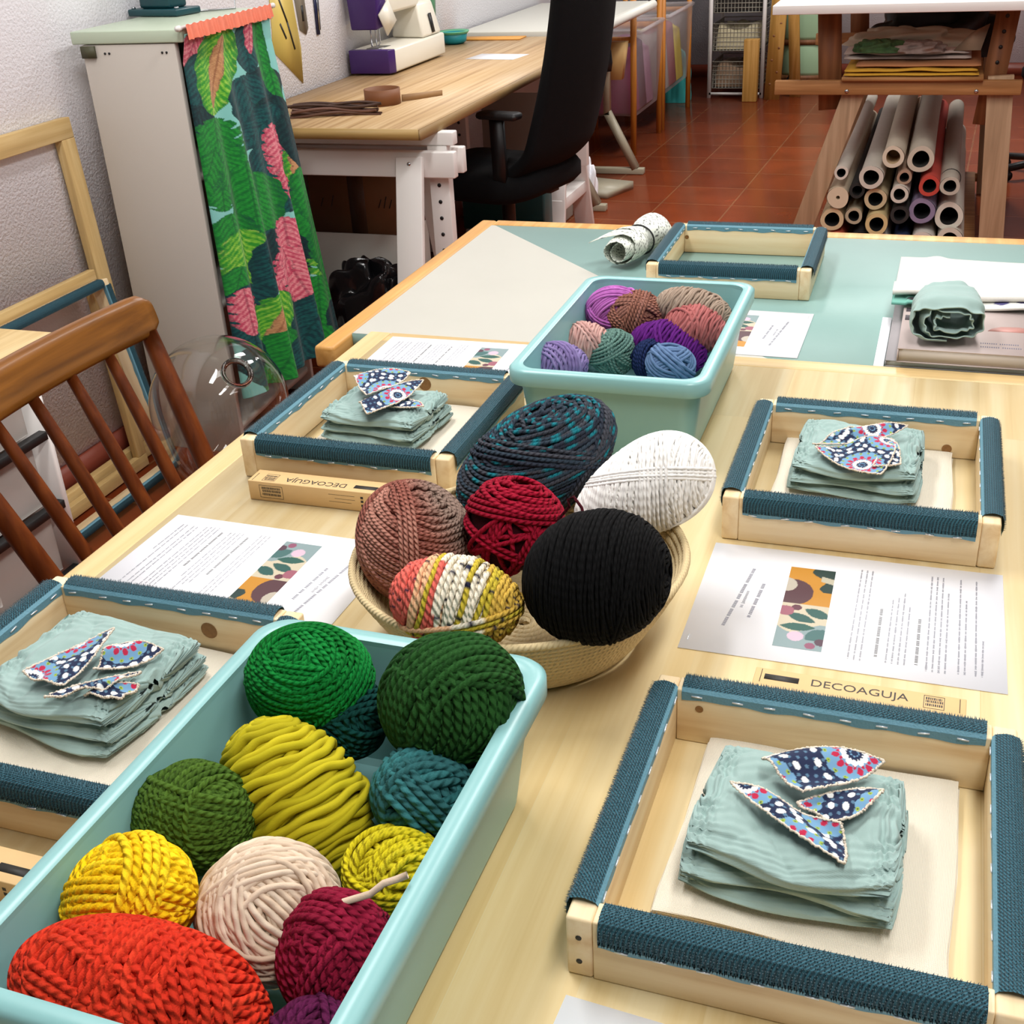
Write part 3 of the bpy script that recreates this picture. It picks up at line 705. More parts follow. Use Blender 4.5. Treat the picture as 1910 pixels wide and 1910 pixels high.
# rulers and scissors hung on the wall
def flat_on_wall(name, label, cat, poly, m, z=0.003, x0=WX):
    n = len(poly)
    v = [(x0 + 0.0005, p[0], p[1]) for p in poly] + [(x0 + 0.0005 + z, p[0], p[1]) for p in poly]
    f = [tuple(range(n)), tuple(range(n, 2 * n))[::-1]] + [(i, n + i, n + (i + 1) % n, (i + 1) % n) for i in range(n)]
    o = MB().add(v, f).build(name, m)
    return tag(o, label, cat)
yr = flat_on_wall('pattern_ruler', 'yellow curved pattern ruler hanging on the wall above the desk', 'ruler',
                  [(3.90, 0.815), (3.72, 0.945), (3.735, 1.0), (3.755, 1.2), (3.885, 1.2), (3.90, 1.05), (3.915, 0.93)], plain('yellow_ruler', '#d8bd62', 0.35))
for a, bb in (((3.80, 1.1), (3.84, 1.02)), ((3.84, 1.02), (3.87, 0.93)), ((3.79, 1.02), (3.82, 0.97))):
    MB().bar((WX + 0.0042, *a), (WX + 0.0042, *bb), 0.0015, 0.008, up=(0, 1, 0)).build('slot', M['black'], yr)
gr = flat_on_wall('hole_ruler', 'grey plastic ruler with a slot hanging beside the yellow ruler', 'ruler',
                  [(3.925, 0.985), (3.965, 0.965), (3.985, 0.985), (3.975, 1.22), (3.90, 1.22)], plain('grey_ruler', '#8d8577', 0.4))
MB().bar((WX + 0.0042, 3.955, 1.01), (WX + 0.0042, 3.955, 1.06), 0.0015, 0.012, up=(0, 1, 0)).build('slot', M['black'], gr)
t = thing('scissors', 'dark blue scissors hanging point down on the wall behind the sewing machine', 'scissors', (WX + 0.004, 4.06, 1.12))
navy = plain('navy_handle', '#1d2348', 0.35)
MB().bar((0, 0, 0), (0, -0.006, -0.165), 0.004, 0.02, up=(0, 1, 0)).build('blade', navy, t)
MB().bar((0.004, 0.01, 0), (0.004, 0.0, -0.15), 0.003, 0.012, up=(0, 1, 0)).build('blade', M['chrome'], t)
for s in (-1, 1):
    MB().tube([(0.002, s * 0.022 + 0.018 * math.cos(a), 0.03 + 0.028 * math.sin(a)) for a in np.arange(20) * 2 * PI / 20], 0.004, 6, closed=True).build('handle', navy, t, smooth=True)

# under the desk
M['card_brown'] = plain('brown_cardboard', '#7a5838', 0.8, vary=0.08)
MB().box((-2.06, 3.72, 0.0005), (-1.72, 3.95, 0.345)).build('white_box', M['white_plastic'], None, bevel=0.006)
tag(bpy.data.objects['white_box'], 'white plastic box under the desk carrying the brown cardboard box', 'box')
t = thing('cardboard_box', 'brown cardboard box on a white box under the oak desk', 'box', (-1.89, 3.90, 0.3455))
MB().box((-0.17, -0.18, 0), (0.17, 0.05, 0.215)).build('carton', M['card_brown'], t)
MB().box((-0.02, -0.1806, 0), (0.04, -0.1801, 0.215)).build('tape', plain('brown_tape', '#4e3826', 0.4), t)
for i, x in enumerate((-0.13, -0.09, 0.09, 0.11, 0.13)):
    MB().bar((x, -0.1806, 0.09), (x + 0.012, -0.1806, 0.12 + 0.01 * (i % 2)), 0.003, 0.0006, up=(0, 1, 0)).build('marker_stroke', M['ink_dark'], t)
def lump(name, label, cat, loc, size, m, seed, amp=0.25, freq=5.0, n=40, group=None):
    th = np.linspace(0, PI / 2 * 1.0, n)[:, None]; p = (np.arange(n * 2) * PI / n)[None, :]
    r = 1 + amp * (np.sin(freq * th + seed) * np.sin(freq * p * .5 // 1 + p * 3 + seed * 2) * .5 + .5 * np.sin(p * 5 + th * 7 + seed * 3) * np.sin(th * 2))
    sx = np.sign(np.cos(p)) * np.abs(np.cos(p)) ** .7; sy = np.sign(np.sin(p)) * np.abs(np.sin(p)) ** .7
    st = np.sin(th) ** .6
    P = np.stack([r * st * sx * size[0], r * st * sy * size[1], np.clip(np.cos(th) * r, 0, 2) * size[2] + 0 * p], -1)
    o = MB().grid(P, closed_v=True, flip=True).build(name, m, None, smooth=True, loc=loc)
    return tag(o, label, cat, group)
M['black_bag'] = plain('black_polythene', '#141416', 0.18, bump=0.4, bscale=22)
lump('plastic_bag', 'shiny black plastic bag on the floor under the near end of the desk', 'bag', (-1.78, 3.57, 0.081), (0.16, 0.11, 0.2), M['black_bag'], 1.0)
MB().box((-1.965, 3.44, 0.0005), (-1.575, 3.70, 0.08)).build('white_tray', M['white_plastic'], None, bevel=0.012)
tag(bpy.data.objects['white_tray'], 'low white tray on the floor under the desk below the black plastic bag', 'tray')
t = thing('storage_box', 'dark teal storage box under the desk behind the office chair', 'box', (-1.64, 4.575, 0.0005))
MB().box((-0.17, -0.05, 0), (0.17, 0.05, 0.15)).build('base', M['white_plastic'], t, bevel=0.008)
MB().box((-0.175, -0.055, 0.1503), (0.175, 0.055, 0.36)).build('crate', plain('dark_teal_plastic', '#134a4c', 0.4), t, bevel=0.008)
MB().box((-1.97, 5.215, 0.0005), (-1.60, 5.37, 0.62)).build('drawer_pedestal', plain('grey_laminate', '#a5a096', 0.5), None, bevel=0.003)
tag(bpy.data.objects['drawer_pedestal'], 'grey pedestal cabinet under the far end of the desk', 'cabinet')

# ------------------------------------------------------------------ office chair
t = thing('office_chair', 'black high-backed office chair at the oak desk', 'office chair', (-1.50, 4.2, 0), math.radians(-12.5))
def sheet(fn, nu, nv):
    return np.array([[fn(i / (nu - 1), j / (nv - 1)) for j in range(nv)] for i in range(nu)])
def backpt(u, v):
    s = 2 * u - 1; z = 0.425 + 0.80 * v
    w = 0.235 * (1 - 0.18 * v) * min(1, 0.78 + 1.2 * v)
    x = 0.215 + 0.18 * v + 0.03 * math.sin(v * PI) - 0.045 * s * s - 0.16 * max(0, .16 - v) / .16
    return (x, s * w, z)
P = sheet(backpt, 14, 22)
b = MB().grid(P)
o = b.build('backrest', M['black_fabric'], t, smooth=True); so = o.modifiers.new('t', 'SOLIDIFY'); so.thickness = 0.05; so.offset = 0
o.modifiers.new('s', 'SUBSURF').levels = 1
b = MB()
th = np.arange(32) * 2 * PI / 32
def seat_ring(k, z): return np.stack([0.0 + 0.24 * k * np.sign(np.cos(th)) * np.abs(np.cos(th)) ** .55, 0.235 * k * np.sign(np.sin(th)) * np.abs(np.sin(th)) ** .55, np.full(32, z) + 0.012 * np.cos(2 * th)], -1)
b.grid(np.array([seat_ring(.05, .405), seat_ring(.9, .405), seat_ring(1, .43), seat_ring(1, .475), seat_ring(.93, .5), seat_ring(.6, .505), seat_ring(.05, .5)]), closed_v=True)
b.build('seat', M['black_fabric'], t, smooth=True)
MB().bar((0.05, 0, 0.40), (0.2, 0, 0.41), 0.06, 0.015).build('back_bracket', M['black'], t)
for s in (-1, 1):
    MB().bar((0.10, s * 0.2, 0.42), (0.13, s * 0.255, 0.695), 0.05, 0.02, up=(0, 1, 0)).build('armrest_post', M['black'], t)
    MB().box((0.06, s * 0.255 - 0.03, 0.695), (0.22, s * 0.255 + 0.03, 0.72)).build('armrest', M['black'], t, bevel=0.012)
MB().tube([(0, 0, 0.09), (0, 0, 0.405)], 0.025, 14).build('column', M['black'], t, smooth=True)
for k in range(5):
    a = k * 2 * PI / 5 + 0.3; c, s = math.cos(a), math.sin(a)
    MB().bar((0, 0, 0.10), (0.28 * c, 0.28 * s, 0.075), 0.045, 0.03).build('base_arm', M['black'], t, bevel=0.004)
    MB().lathe([(0, -0.02), (0.028, -0.02), (0.03, 0), (0.028, 0.02), (0, 0.02)], 16, origin=(0.28 * c, 0.28 * s, 0.031), axis=(-s, c, 0)).build('caster', M['black'], t)

# ------------------------------------------------------------------ second work table further along the wall
M['beige_metal'] = plain('beige_metal', '#a69e88', 0.45)
t = thing('work_table', 'pale work table with beige metal legs along the wall beyond the desk', 'table', (0, 0, 0))
MB().box((WX + 0.01, 5.38, 0.765), (-1.53, 6.62, 0.805)).build('tabletop', plain('pale_laminate', '#d3d2c8', 0.45), t, bevel=0.004)
MB().tube([(-1.512, 5.36, 0.785), (-1.512, 6.64, 0.785)], 0.022, 12).build('edge_roll', plain('white_roll', '#e4e2d8', 0.5), t, smooth=True)
for y in (5.47, 6.24):
    MB().box((-1.80, y - 0.022, 0), (-1.465, y + 0.022, 0.03)).build('foot', M['beige_metal'], t, bevel=0.003)
    b = MB(); b.bar((-1.66, y, 0.765), (-1.66, y, 0.30), 0.045, 0.03, up=(1, 0, 0)); b.bar((-1.66, y, 0.31), (-1.51, y, 0.028), 0.045, 0.034, up=(1, 0, 0))
    b.build('leg', M['beige_metal'], t)
MB().bar((-1.7, 5.47, 0.72), (-1.7, 6.24, 0.72), 0.03, 0.03).build('crossbar', M['beige_metal'], t)
MB().bar((-1.9, 5.47, 0.28), (-1.9, 6.24, 0.28), 0.012, 0.012).build('crossbar', M['chrome'], t)
MB().lathe([(0, -0.04), (0.02, -0.04), (0.026, 0.0), (0.02, 0.06), (0, 0.06)], 14, origin=(-1.64, 6.18, 0.56)).build('knob', M['black'], t, smooth=True)
MB().hexa([(-1.78, 5.77, 0.001), (-1.52, 5.69, 0.001), (-1.44, 5.90, 0.001), (-1.72, 5.98, 0.001)], [(-1.78, 5.77, 0.03), (-1.52, 5.69, 0.03), (-1.44, 5.90, 0.04), (-1.72, 5.98, 0.04)]).build('foot_pedal', M['beige_metal'])
tag(bpy.data.objects['foot_pedal'], 'flat beige metal foot pedal on the tiles under the work table', 'pedal')
lump('paper_bag', 'crumpled white paper bag on the floor by the far desk trestle', 'bag', (-1.60, 5.57, 0.001), (0.06, 0.06, 0.2), M['paper'], 3.0)
MB().box((-2.06, 5.7, 0.0005), (-1.83, 6.1, 0.2)).build('dark_box', plain('dark_brown_card', '#3b2a22', 0.8), None, bevel=0.003)
tag(bpy.data.objects['dark_box'], 'dark brown box on the floor under the work table', 'box')
lump('fabric_pile', 'dark grey and mauve fabric pile on the brown box under the work table', 'fabric', (-1.94, 5.9, 0.201), (0.10, 0.17, 0.24), plain('dark_mauve', '#4b4048', 0.9, vary=0.3), 2.0)
MB().hexa([(-1.70, 6.30, 0.46), (-1.60, 6.30, 0.46), (-1.60, 6.36, 0.46), (-1.70, 6.36, 0.46)], [(-1.74, 6.28, 0.64), (-1.58, 6.28, 0.64), (-1.58, 6.38, 0.64), (-1.74, 6.38, 0.64)]).build('hanging_pocket', plain('tan_card', '#c9a468', 0.7), t)

# ------------------------------------------------------------------ bag stands: orange wood posts, frosted bins
M['frost'] = translucent('frosted_plastic', '#d8d0d2', 0.34, 0.35)
def bin_stand(label, y0, y1, z1, cols):
    t = thing('bin_stand', label, 'bin stand', (0, 0, 0), group='bin stands beyond the work table')
    for x in (-1.63, -2.05):
        for y in (y0, y1):
            MB().box((x - 0.014, y - 0.014, 0), (x + 0.014, y + 0.014, z1 + 0.2)).build('post', M['orange_post'], t)
    for y in (y0, y1):
        MB().box((-2.036, y - 0.01, z1 - 0.03), (-1.644, y + 0.01, z1)).build('rail', M['orange_post'], t)
    bx0, bx1, by0, by1 = -2.03, -1.60, y0 + 0.03, y1 - 0.03
    k = 0.03
    b = MB()
    lo = [(bx0 + k, by0 + k), (bx1 - k, by0 + k), (bx1 - k, by1 - k), (bx0 + k, by1 - k)]; hi = [(bx0, by0), (bx1, by0), (bx1, by1), (bx0, by1)]
    zb = 0.2
    v = [(*p, zb) for p in lo] + [(*p, z1 + 0.02) for p in hi]
    b.add(v, [(0, 3, 2, 1), (0, 1, 5, 4), (1, 2, 6, 5), (2, 3, 7, 6), (3, 0, 4, 7)])
    b.build('bin', M['frost'], t)
    MB().tube([(*p, z1 + 0.02) for p in hi], 0.012, 6, closed=True).build('rim', M['frost'], t)
    for i, c in enumerate(cols):
        f0, f1 = i / len(cols), (i + 1) / len(cols)
        g = 14; uu, vv = np.meshgrid(np.linspace(0, 1, g), np.linspace(0, 1, g), indexing='ij')
        zt = zb + (z1 - zb) * (0.75 + 0.15 * np.sin(uu * 5 + i) * np.sin(vv * 4 + i))
        X = bx0 + k + 0.02 + (bx1 - bx0 - 2 * k - 0.04) * uu; Y = by0 + k + 0.01 + (by1 - by0 - 2 * k - 0.02) * (f0 + (f1 - f0) * vv)
        e = np.maximum(np.abs(2 * uu - 1), np.abs(2 * vv - 1)) > 0.99
        zt = np.where(e, zb + 0.01, zt)
        MB().grid(np.stack([X, Y, zt], -1)).build('fabric', plain('bin_fabric_%s' % c.strip('#'), c, 0.9, vary=0.25, vscale=14), t, smooth=False)
bin_stand('frosted plastic bin of magenta and plum fabric on orange posts, nearer the camera', 6.69, 7.33, 0.62, ['#7a1f4e', '#3a2c40', '#8a6a80'])
bin_stand('frosted plastic bin of grey and red scraps on orange posts, beside the wire baskets', 7.42, 8.2, 0.62, ['#8c8a86', '#7a4048', '#b8a640'])

# wire basket tower
M['wire'] = plain('grey_wire', '#8f897c', 0.45)
t = thing('wire_basket_tower', 'white wire basket tower holding beige cloth at the far wall', 'basket tower', (0, 0, 0))
x0, x1, y0, y1 = -1.555, -1.20, 8.56, 9.0
for x in (x0, x1):
    for y in (y0, y1):
        MB().box((x - 0.012, y - 0.012, 0), (x + 0.012, y + 0.012, 0.95)).build('post', M['white'], t)
for k, z in enumerate((0.06, 0.3, 0.54)):
    b = MB()
    for zz in np.linspace(z, z + 0.17, 7):
        b.tube([(x0 + .016, y0 + .016, zz), (x1 - .016, y0 + .016, zz), (x1 - .016, y1 - .016, zz), (x0 + .016, y1 - .016, zz)], 0.003, 4, closed=True)
    for q in np.linspace(0, 1, 15):
        b.tube([(x0 + .016 + (x1 - x0 - .032) * q, y0 + .016, z), (x0 + .016 + (x1 - x0 - .032) * q, y0 + .016, z + .17)], 0.002, 4)
        b.tube([(x0 + .016, y0 + .016 + (y1 - y0 - .032) * q, z), (x0 + .016, y0 + .016 + (y1 - y0 - .032) * q, z + .17)], 0.002, 4)
    b.build('wire_basket', M['wire'], t)
    MB().box((x0 + .02, y0 + .02, z), (x1 - .02, y1 - .02, z + .006)).build('tray', M['black'], t)
    c = ['#8a6f58', '#cbbf9c', '#2a241f'][k]
    g = 20; uu, vv = np.meshgrid(np.linspace(0, 1, g), np.linspace(0, 1, g), indexing='ij')
    zt = z + 0.008 + (0.13 + 0.03 * np.sin(uu * 8 + k) * np.sin(vv * 7)) * (np.maximum(np.abs(2 * uu - 1), np.abs(2 * vv - 1)) < 0.99)
    MB().grid(np.stack([x0 + .03 + (x1 - x0 - .06) * uu, y0 + .03 + (y1 - y0 - .06) * vv, zt], -1)).build('cloth', plain('basket_cloth_%d' % k, c, 0.9, vary=0.2, vscale=20), t)
MB().box((x0, y0 - 0.012, 0.02), (x1, y0 + 0.004, 0.035)).build('rail', M['white'], t)
lump('turquoise_bag', 'small turquoise bag on the floor between the bin stand and the wire baskets', 'bag', (-1.75, 8.42, 0.001), (0.09, 0.08, 0.3), plain('turquoise_cloth', '#2f9c9a', 0.7), 4.0)

# tan wooden stand with peg holes, pale green box, cord
t = thing('wooden_post', 'short tan wooden post standing on the tiles beside the wire baskets', 'post', (-1.15, 8.50, 0))
MB().box((-0.155, -0.1, 0), (-0.06, -0.03, 0.39)).build('post', M['tan_wood'], t, bevel=0.003)
t = thing('peg_trestle', 'tan wooden trestle leg with peg holes standing before the pale green box', 'trestle', (-1.07, 8.52, 0), 0)
MB().bar((-0.02, 0.0, 0.9), (-0.05, -0.02, 0.0), 0.10, 0.035, up=(0, 1, 0)).build('leg', M['tan_wood'], t)
MB().bar((0.03, 0.06, 0.9), (0.09, 0.09, 0.0), 0.07, 0.035, up=(0, 1, 0)).build('leg', M['tan_wood'], t)
for k in range(9):
    MB().lathe([(0, 0), (0.008, 0), (0.008, 0.001), (0, 0.001)], 10, origin=(-0.05 + 0.03 * (k + 1) / 10 + (0.02 if k % 2 else -0.02), -0.038 + 0.02 * (k + 1) / 10, 0.1 + 0.075 * k), axis=(0, -1, 0)).build('peg_hole', M['trestle_dark'], t)
t = thing('green_box', 'pale green rounded storage box with brown bands at the far end of the room', 'box', (-0.965, 9.0, 0))
pg = plain('pale_green', '#9fc09a', 0.5)
for z0, z1 in ((0.10, 0.30), (0.33, 0.60)):
    th = np.linspace(0, 2 * PI, 33)[:-1]
    b = MB(); r = lambda k: np.stack([0.16 * k * np.sign(np.cos(th)) * np.abs(np.cos(th)) ** .6, 0.16 * k * np.sign(np.sin(th)) * np.abs(np.sin(th)) ** .6], -1)
    rings = [np.concatenate([r(k), np.full((32, 1), z)], 1) for k, z in ((.01, z0), (.96, z0), (1, z0 + .02), (1, z1 - .02), (.96, z1), (.01, z1))]
    b.grid(np.array(rings), closed_v=True).build('drawer', pg, t, smooth=False)
for z0, z1 in ((0.07, 0.1), (0.3, 0.33)):
    MB().box((-0.165, -0.165, z0), (0.165, 0.165, z1)).build('band', M['trestle_dark'], t)
MB().box((-0.165, -0.165, 0), (0.165, 0.165, 0.07)).build('plinth', M['trestle_wood'], t)
MB().tube([(-1.06, 8.78, 0.5), (-1.01, 8.77, 0.36), (-1.0, 8.77, 0.24), (-1.04, 8.78, 0.12), (-1.1, 8.8, 0.01)], 0.006, 6).build('black_cord', M['black'], None, smooth=True)
tag(bpy.data.objects['black_cord'], 'black cord hanging in front of the pale green box', 'cord')

# ------------------------------------------------------------------ white table on wooden trestle, fabric rolls stored beneath
t = thing('white_table', 'white table standing over the wooden trestle at the upper right', 'table', (0, 0, 0))
MB().box((-0.605, 4.5, 0.944), (1.5, 6.3, 0.974)).build('board', M['white'], t, bevel=0.002)
def wtrestle(label, y, dark):
    t = thing('wooden_trestle', label, 'trestle', (0, y, 0), group='wooden trestles under the white table')
    MB().bar((-0.305, 0, 0.72), (-0.525, 0, 0.0), 0.075, 0.03, up=(0, 1, 0)).build('leg', M['trestle_wood'], t, bevel=0.002)
    MB().bar((0.165, 0, 0.72), (0.215, 0, 0.0), 0.085, 0.03, up=(0, 1, 0)).build('leg', M['trestle_wood'], t, bevel=0.002)
    MB().box((-0.60, -0.045, 0.662), (0.235, -0.0155, 0.71)).build('rail', M['trestle_x'], t, bevel=0.002)
    MB().bar((-0.43, 0.032, 0.943), (-0.405, 0.032, 0.60), 0.08, 0.025, up=(0, 1, 0)).build('sliding_post', M['trestle_dark'], t)
    MB().bar((0.165, 0.032, 0.943), (0.13, 0.032, 0.55), 0.075, 0.025, up=(0, 1, 0)).build('sliding_post', M['trestle_dark'], t)
    for k in range(4):
        MB().lathe([(0, 0), (0.007, 0), (0.007, 0.001), (0, 0.001)], 10, origin=(0.161 - 0.0044 * k, 0.0195, 0.91 - 0.05 * k), axis=(0, -1, 0)).build('peg_hole', M['black'], t)
    MB().box((-0.44, -0.012, 0.055), (0.19, 0.012, 0.09)).build('rail', M['trestle_x'], t)
    for x in (-0.345, 0.09):
        MB().lathe([(0, 0), (0.007, 0), (0.007, 0.003), (0, 0.003)], 10, origin=(x, -0.0452, 0.675), axis=(0, -1, 0)).build('bolt', M['chrome'], t)
wtrestle('wooden trestle with peg holes at the near end of the white table', 4.66, 0)
wtrestle('wooden trestle at the far end of the white table around the fabric rolls', 6.0, 0)
MB().box((-0.365, 4.60, 0.7105), (0.108, 6.02, 0.722)).build('plank', M['trestle_x'])
tag(bpy.data.objects['plank'], 'wooden plank shelf across the trestle under the white table', 'shelf')
MB().box((-0.42, 4.673, 0.0902), (0.155, 5.985, 0.1)).build('plank', M['trestle_x'])
tag(bpy.data.objects['plank.001'], 'low wooden plank carrying the stored fabric rolls', 'shelf')

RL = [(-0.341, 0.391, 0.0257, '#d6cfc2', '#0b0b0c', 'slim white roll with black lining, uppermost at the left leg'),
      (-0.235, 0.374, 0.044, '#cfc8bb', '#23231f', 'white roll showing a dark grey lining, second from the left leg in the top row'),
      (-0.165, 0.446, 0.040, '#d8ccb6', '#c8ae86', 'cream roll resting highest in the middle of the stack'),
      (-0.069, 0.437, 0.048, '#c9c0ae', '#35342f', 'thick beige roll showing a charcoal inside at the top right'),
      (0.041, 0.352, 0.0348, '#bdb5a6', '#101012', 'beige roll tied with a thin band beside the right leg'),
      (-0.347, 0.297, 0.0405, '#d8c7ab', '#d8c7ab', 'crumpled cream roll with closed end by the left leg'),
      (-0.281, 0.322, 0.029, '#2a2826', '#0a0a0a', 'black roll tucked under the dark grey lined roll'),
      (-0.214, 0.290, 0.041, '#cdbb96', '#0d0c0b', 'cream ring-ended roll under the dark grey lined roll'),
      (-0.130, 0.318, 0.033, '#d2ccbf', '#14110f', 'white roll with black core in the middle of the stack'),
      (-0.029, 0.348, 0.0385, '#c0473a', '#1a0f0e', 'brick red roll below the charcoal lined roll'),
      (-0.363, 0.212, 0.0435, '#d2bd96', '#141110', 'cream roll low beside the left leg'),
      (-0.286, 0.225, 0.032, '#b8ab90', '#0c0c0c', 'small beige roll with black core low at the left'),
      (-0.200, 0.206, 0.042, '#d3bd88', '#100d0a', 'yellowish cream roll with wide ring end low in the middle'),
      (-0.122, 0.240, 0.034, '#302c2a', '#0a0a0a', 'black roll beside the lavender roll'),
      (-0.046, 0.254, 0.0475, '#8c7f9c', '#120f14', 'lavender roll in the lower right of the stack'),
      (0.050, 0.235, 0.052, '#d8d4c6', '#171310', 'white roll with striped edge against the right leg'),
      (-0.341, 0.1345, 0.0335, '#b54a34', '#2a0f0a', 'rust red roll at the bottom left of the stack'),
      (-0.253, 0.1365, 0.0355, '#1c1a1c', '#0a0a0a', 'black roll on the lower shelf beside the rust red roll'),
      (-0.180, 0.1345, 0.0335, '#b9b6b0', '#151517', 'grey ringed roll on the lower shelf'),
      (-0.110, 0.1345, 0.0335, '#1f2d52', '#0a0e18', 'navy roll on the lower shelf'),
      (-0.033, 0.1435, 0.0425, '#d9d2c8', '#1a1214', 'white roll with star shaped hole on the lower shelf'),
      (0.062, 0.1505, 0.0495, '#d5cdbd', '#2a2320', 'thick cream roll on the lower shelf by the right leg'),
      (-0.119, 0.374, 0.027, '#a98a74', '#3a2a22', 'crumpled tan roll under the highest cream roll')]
for i, (x, z, r, c, ci, lab) in enumerate(RL):
    y0 = 4.60 + 0.012 * ((i * 5) % 4); y1 = 6.2
    t = thing('fabric_roll', lab, 'fabric roll', (x, y0, z), group='fabric rolls stored under the white table')
    th = np.linspace(0, 2 * PI, 29)[:-1]; ys = np.linspace(0, y1 - y0, 12)
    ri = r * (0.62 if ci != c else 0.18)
    wob = 1 + 0.025 * np.sin(th * 3 + i) + 0.02 * np.sin(th * 2 + 2 * i)
    O = np.array([[(r * .965 * w * math.cos(a) + 0.0025 * math.sin(y * 2.2 + i), y, r * .965 * w * math.sin(a)) for a, w in zip(th, wob)] for y in ys])
    b = MB(); b.grid(O, closed_v=True, flip=False)
    E = np.array([[(k * math.cos(a) * w, 0, k * math.sin(a) * w) for a, w in zip(th, wob)] for k in (ri, r * .8, r * .965)])
    b.grid(E, closed_v=True)
    b.build('cloth', plain('roll_cloth_%02d' % i, c, 0.9, vary=0.06, vscale=30), t, smooth=True)
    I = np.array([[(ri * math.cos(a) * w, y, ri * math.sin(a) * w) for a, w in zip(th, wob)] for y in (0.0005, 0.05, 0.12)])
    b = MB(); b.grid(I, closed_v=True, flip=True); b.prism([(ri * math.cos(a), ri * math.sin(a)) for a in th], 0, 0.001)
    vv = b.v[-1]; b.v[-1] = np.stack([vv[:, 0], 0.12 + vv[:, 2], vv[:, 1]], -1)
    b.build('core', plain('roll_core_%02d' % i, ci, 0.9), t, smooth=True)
    if i == 4:
        MB().tube([(r * 1.0 * math.cos(a), 0.12, r * 1.0 * math.sin(a)) for a in th], 0.0015, 5, closed=True).build('tie', M['black'], t)

# folded cloths on the trestle shelf
def folded(name, label, x0, x1, y0, y1, z, h, m, seed, layers=2, wav=0.006, group='folded cloths on the trestle shelf'):
    b = MB(); n1, n2 = 46, 18; dz = h / layers
    for l in range(layers):
        u = np.linspace(0, 1, n1)[:, None]; k = (np.arange(n2) * 2 * PI / n2)[None, :]
        rr = random.Random(seed * 10 + l); s0 = rr.random() * 6
        cy = np.sign(np.cos(k)) * np.abs(np.cos(k)) ** .25; cz = np.sign(np.sin(k)) * np.abs(np.sin(k)) ** .7
        X = x0 + 0.01 * rr.random() + (x1 - x0 - 0.02 * rr.random()) * u + 0 * k
        endk = np.clip(np.minimum(u, 1 - u) * 30, 0.02, 1)
        Y = (y0 + y1) / 2 + (y1 - y0) / 2 * cy * (1 - 0.03 * l) + 0.004 * np.sin(u * 13 + s0)
        Z = z + dz * (l + .5) + dz * .47 * cz * endk + wav * np.sin(u * 9 + s0) * (l / max(1, layers)) + wav * .5 * np.sin(u * 17 + s0 * 2 + cy) * (1 if l else 0)
        Z = np.maximum(Z, z)
        b.grid(np.stack([X, Y, Z], -1), closed_v=True)
    o = b.build(name, m, None, smooth=True)
    return tag(o, label, 'cloth', group)
folded('folded_cloth', 'mustard yellow folded cloth at the bottom of the pile on the trestle shelf', -0.365, 0.1, 4.615, 5.1, 0.7225, 0.026, plain('mustard_cloth', '#c99a2e', 0.9, vary=0.06), 1, 2, 0.003)
folded('folded_cloth', 'tan folded cloth on the mustard cloth under the white table', -0.33, 0.105, 4.64, 5.1, 0.7488, 0.014, plain('tan_cloth', '#b27a50', 0.9), 2, 1, 0.0)
folded('folded_cloth', 'dusty pink and white folded cloth in the pile on the trestle shelf', -0.375, 0.06, 4.72, 5.1, 0.763, 0.03, plain('pinkish_cloth', '#d3c6bd', 0.9, vary=0.08), 3, 2, 0.004)
lump('leaf_print_cloth', 'crumpled green leaf printed cloth on the left of the shelf pile', 'cloth', (-0.25, 4.74, 0.794), (0.09, 0.07, 0.035), plain('leaf_print', '#3c5c34', 0.8, vary=0.9, vscale=60), 1.5)
lump('striped_cloth', 'crumpled grey and coral printed cloth in the middle of the shelf pile', 'cloth', (-0.12, 4.74, 0.794), (0.09, 0.08, 0.03), plain('grey_coral_print', '#8f8078', 0.8, vary=0.6, vscale=50), 2.5)
lump('white_cloth_heap', 'crumpled cream cloth heap behind the printed cloths on the shelf', 'cloth', (-0.14, 4.9, 0.794), (0.23, 0.10, 0.055), plain('cream_heap', '#c9bfa8', 0.9, vary=0.1), 3.5)
lump('dark_fabric_heap', 'black shiny fabric heap at the back of the shelf under the white table', 'cloth', (-0.06, 5.2, 0.7225), (0.26, 0.13, 0.165), plain('black_fabric_heap', '#191917', 0.5, bump=0.3, bscale=30), 5.0)
MB().add([(0.0, 4.72, 0.795), (0.09, 4.72, 0.795), (0.11, 4.74, 0.88), (0.055, 4.76, 0.85)], [(0, 1, 2), (0, 2, 3)]).build('cloth_corner', plain('beige_corner', '#b5a48c', 0.9))
tag(bpy.data.objects['cloth_corner'], 'stiff beige cloth corner sticking up at the right of the shelf pile', 'cloth')
bpy.data.objects['cloth_corner'].modifiers.new('t', 'SOLIDIFY').thickness = 0.003

# black stool at the right edge
t = thing('swivel_stool', 'black swivel stool standing on the tiles at the right edge', 'stool', (0.50, 6.4, 0))
MB().lathe([(0, 0.44), (0.17, 0.44), (0.185, 0.46), (0.185, 0.49), (0.17, 0.51), (0, 0.515)], 32).build('seat', M['black_fabric'], t, smooth=True)
MB().tube([(0, 0, 0.06), (0, 0, 0.44)], 0.022, 12).build('column', M['black'], t, smooth=True)
for k in range(5):
    a = k * 2 * PI / 5; c, s = math.cos(a), math.sin(a)
    MB().bar((0, 0, 0.08), (0.24 * c, 0.24 * s, 0.06), 0.04, 0.025).build('base_arm', M['black'], t)
    MB().lathe([(0, -0.016), (0.022, -0.016), (0.024, 0), (0.022, 0.016), (0, 0.016)], 14, origin=(0.24 * c, 0.24 * s, 0.0245), axis=(-s, c, 0)).build('caster', M['black'], t)
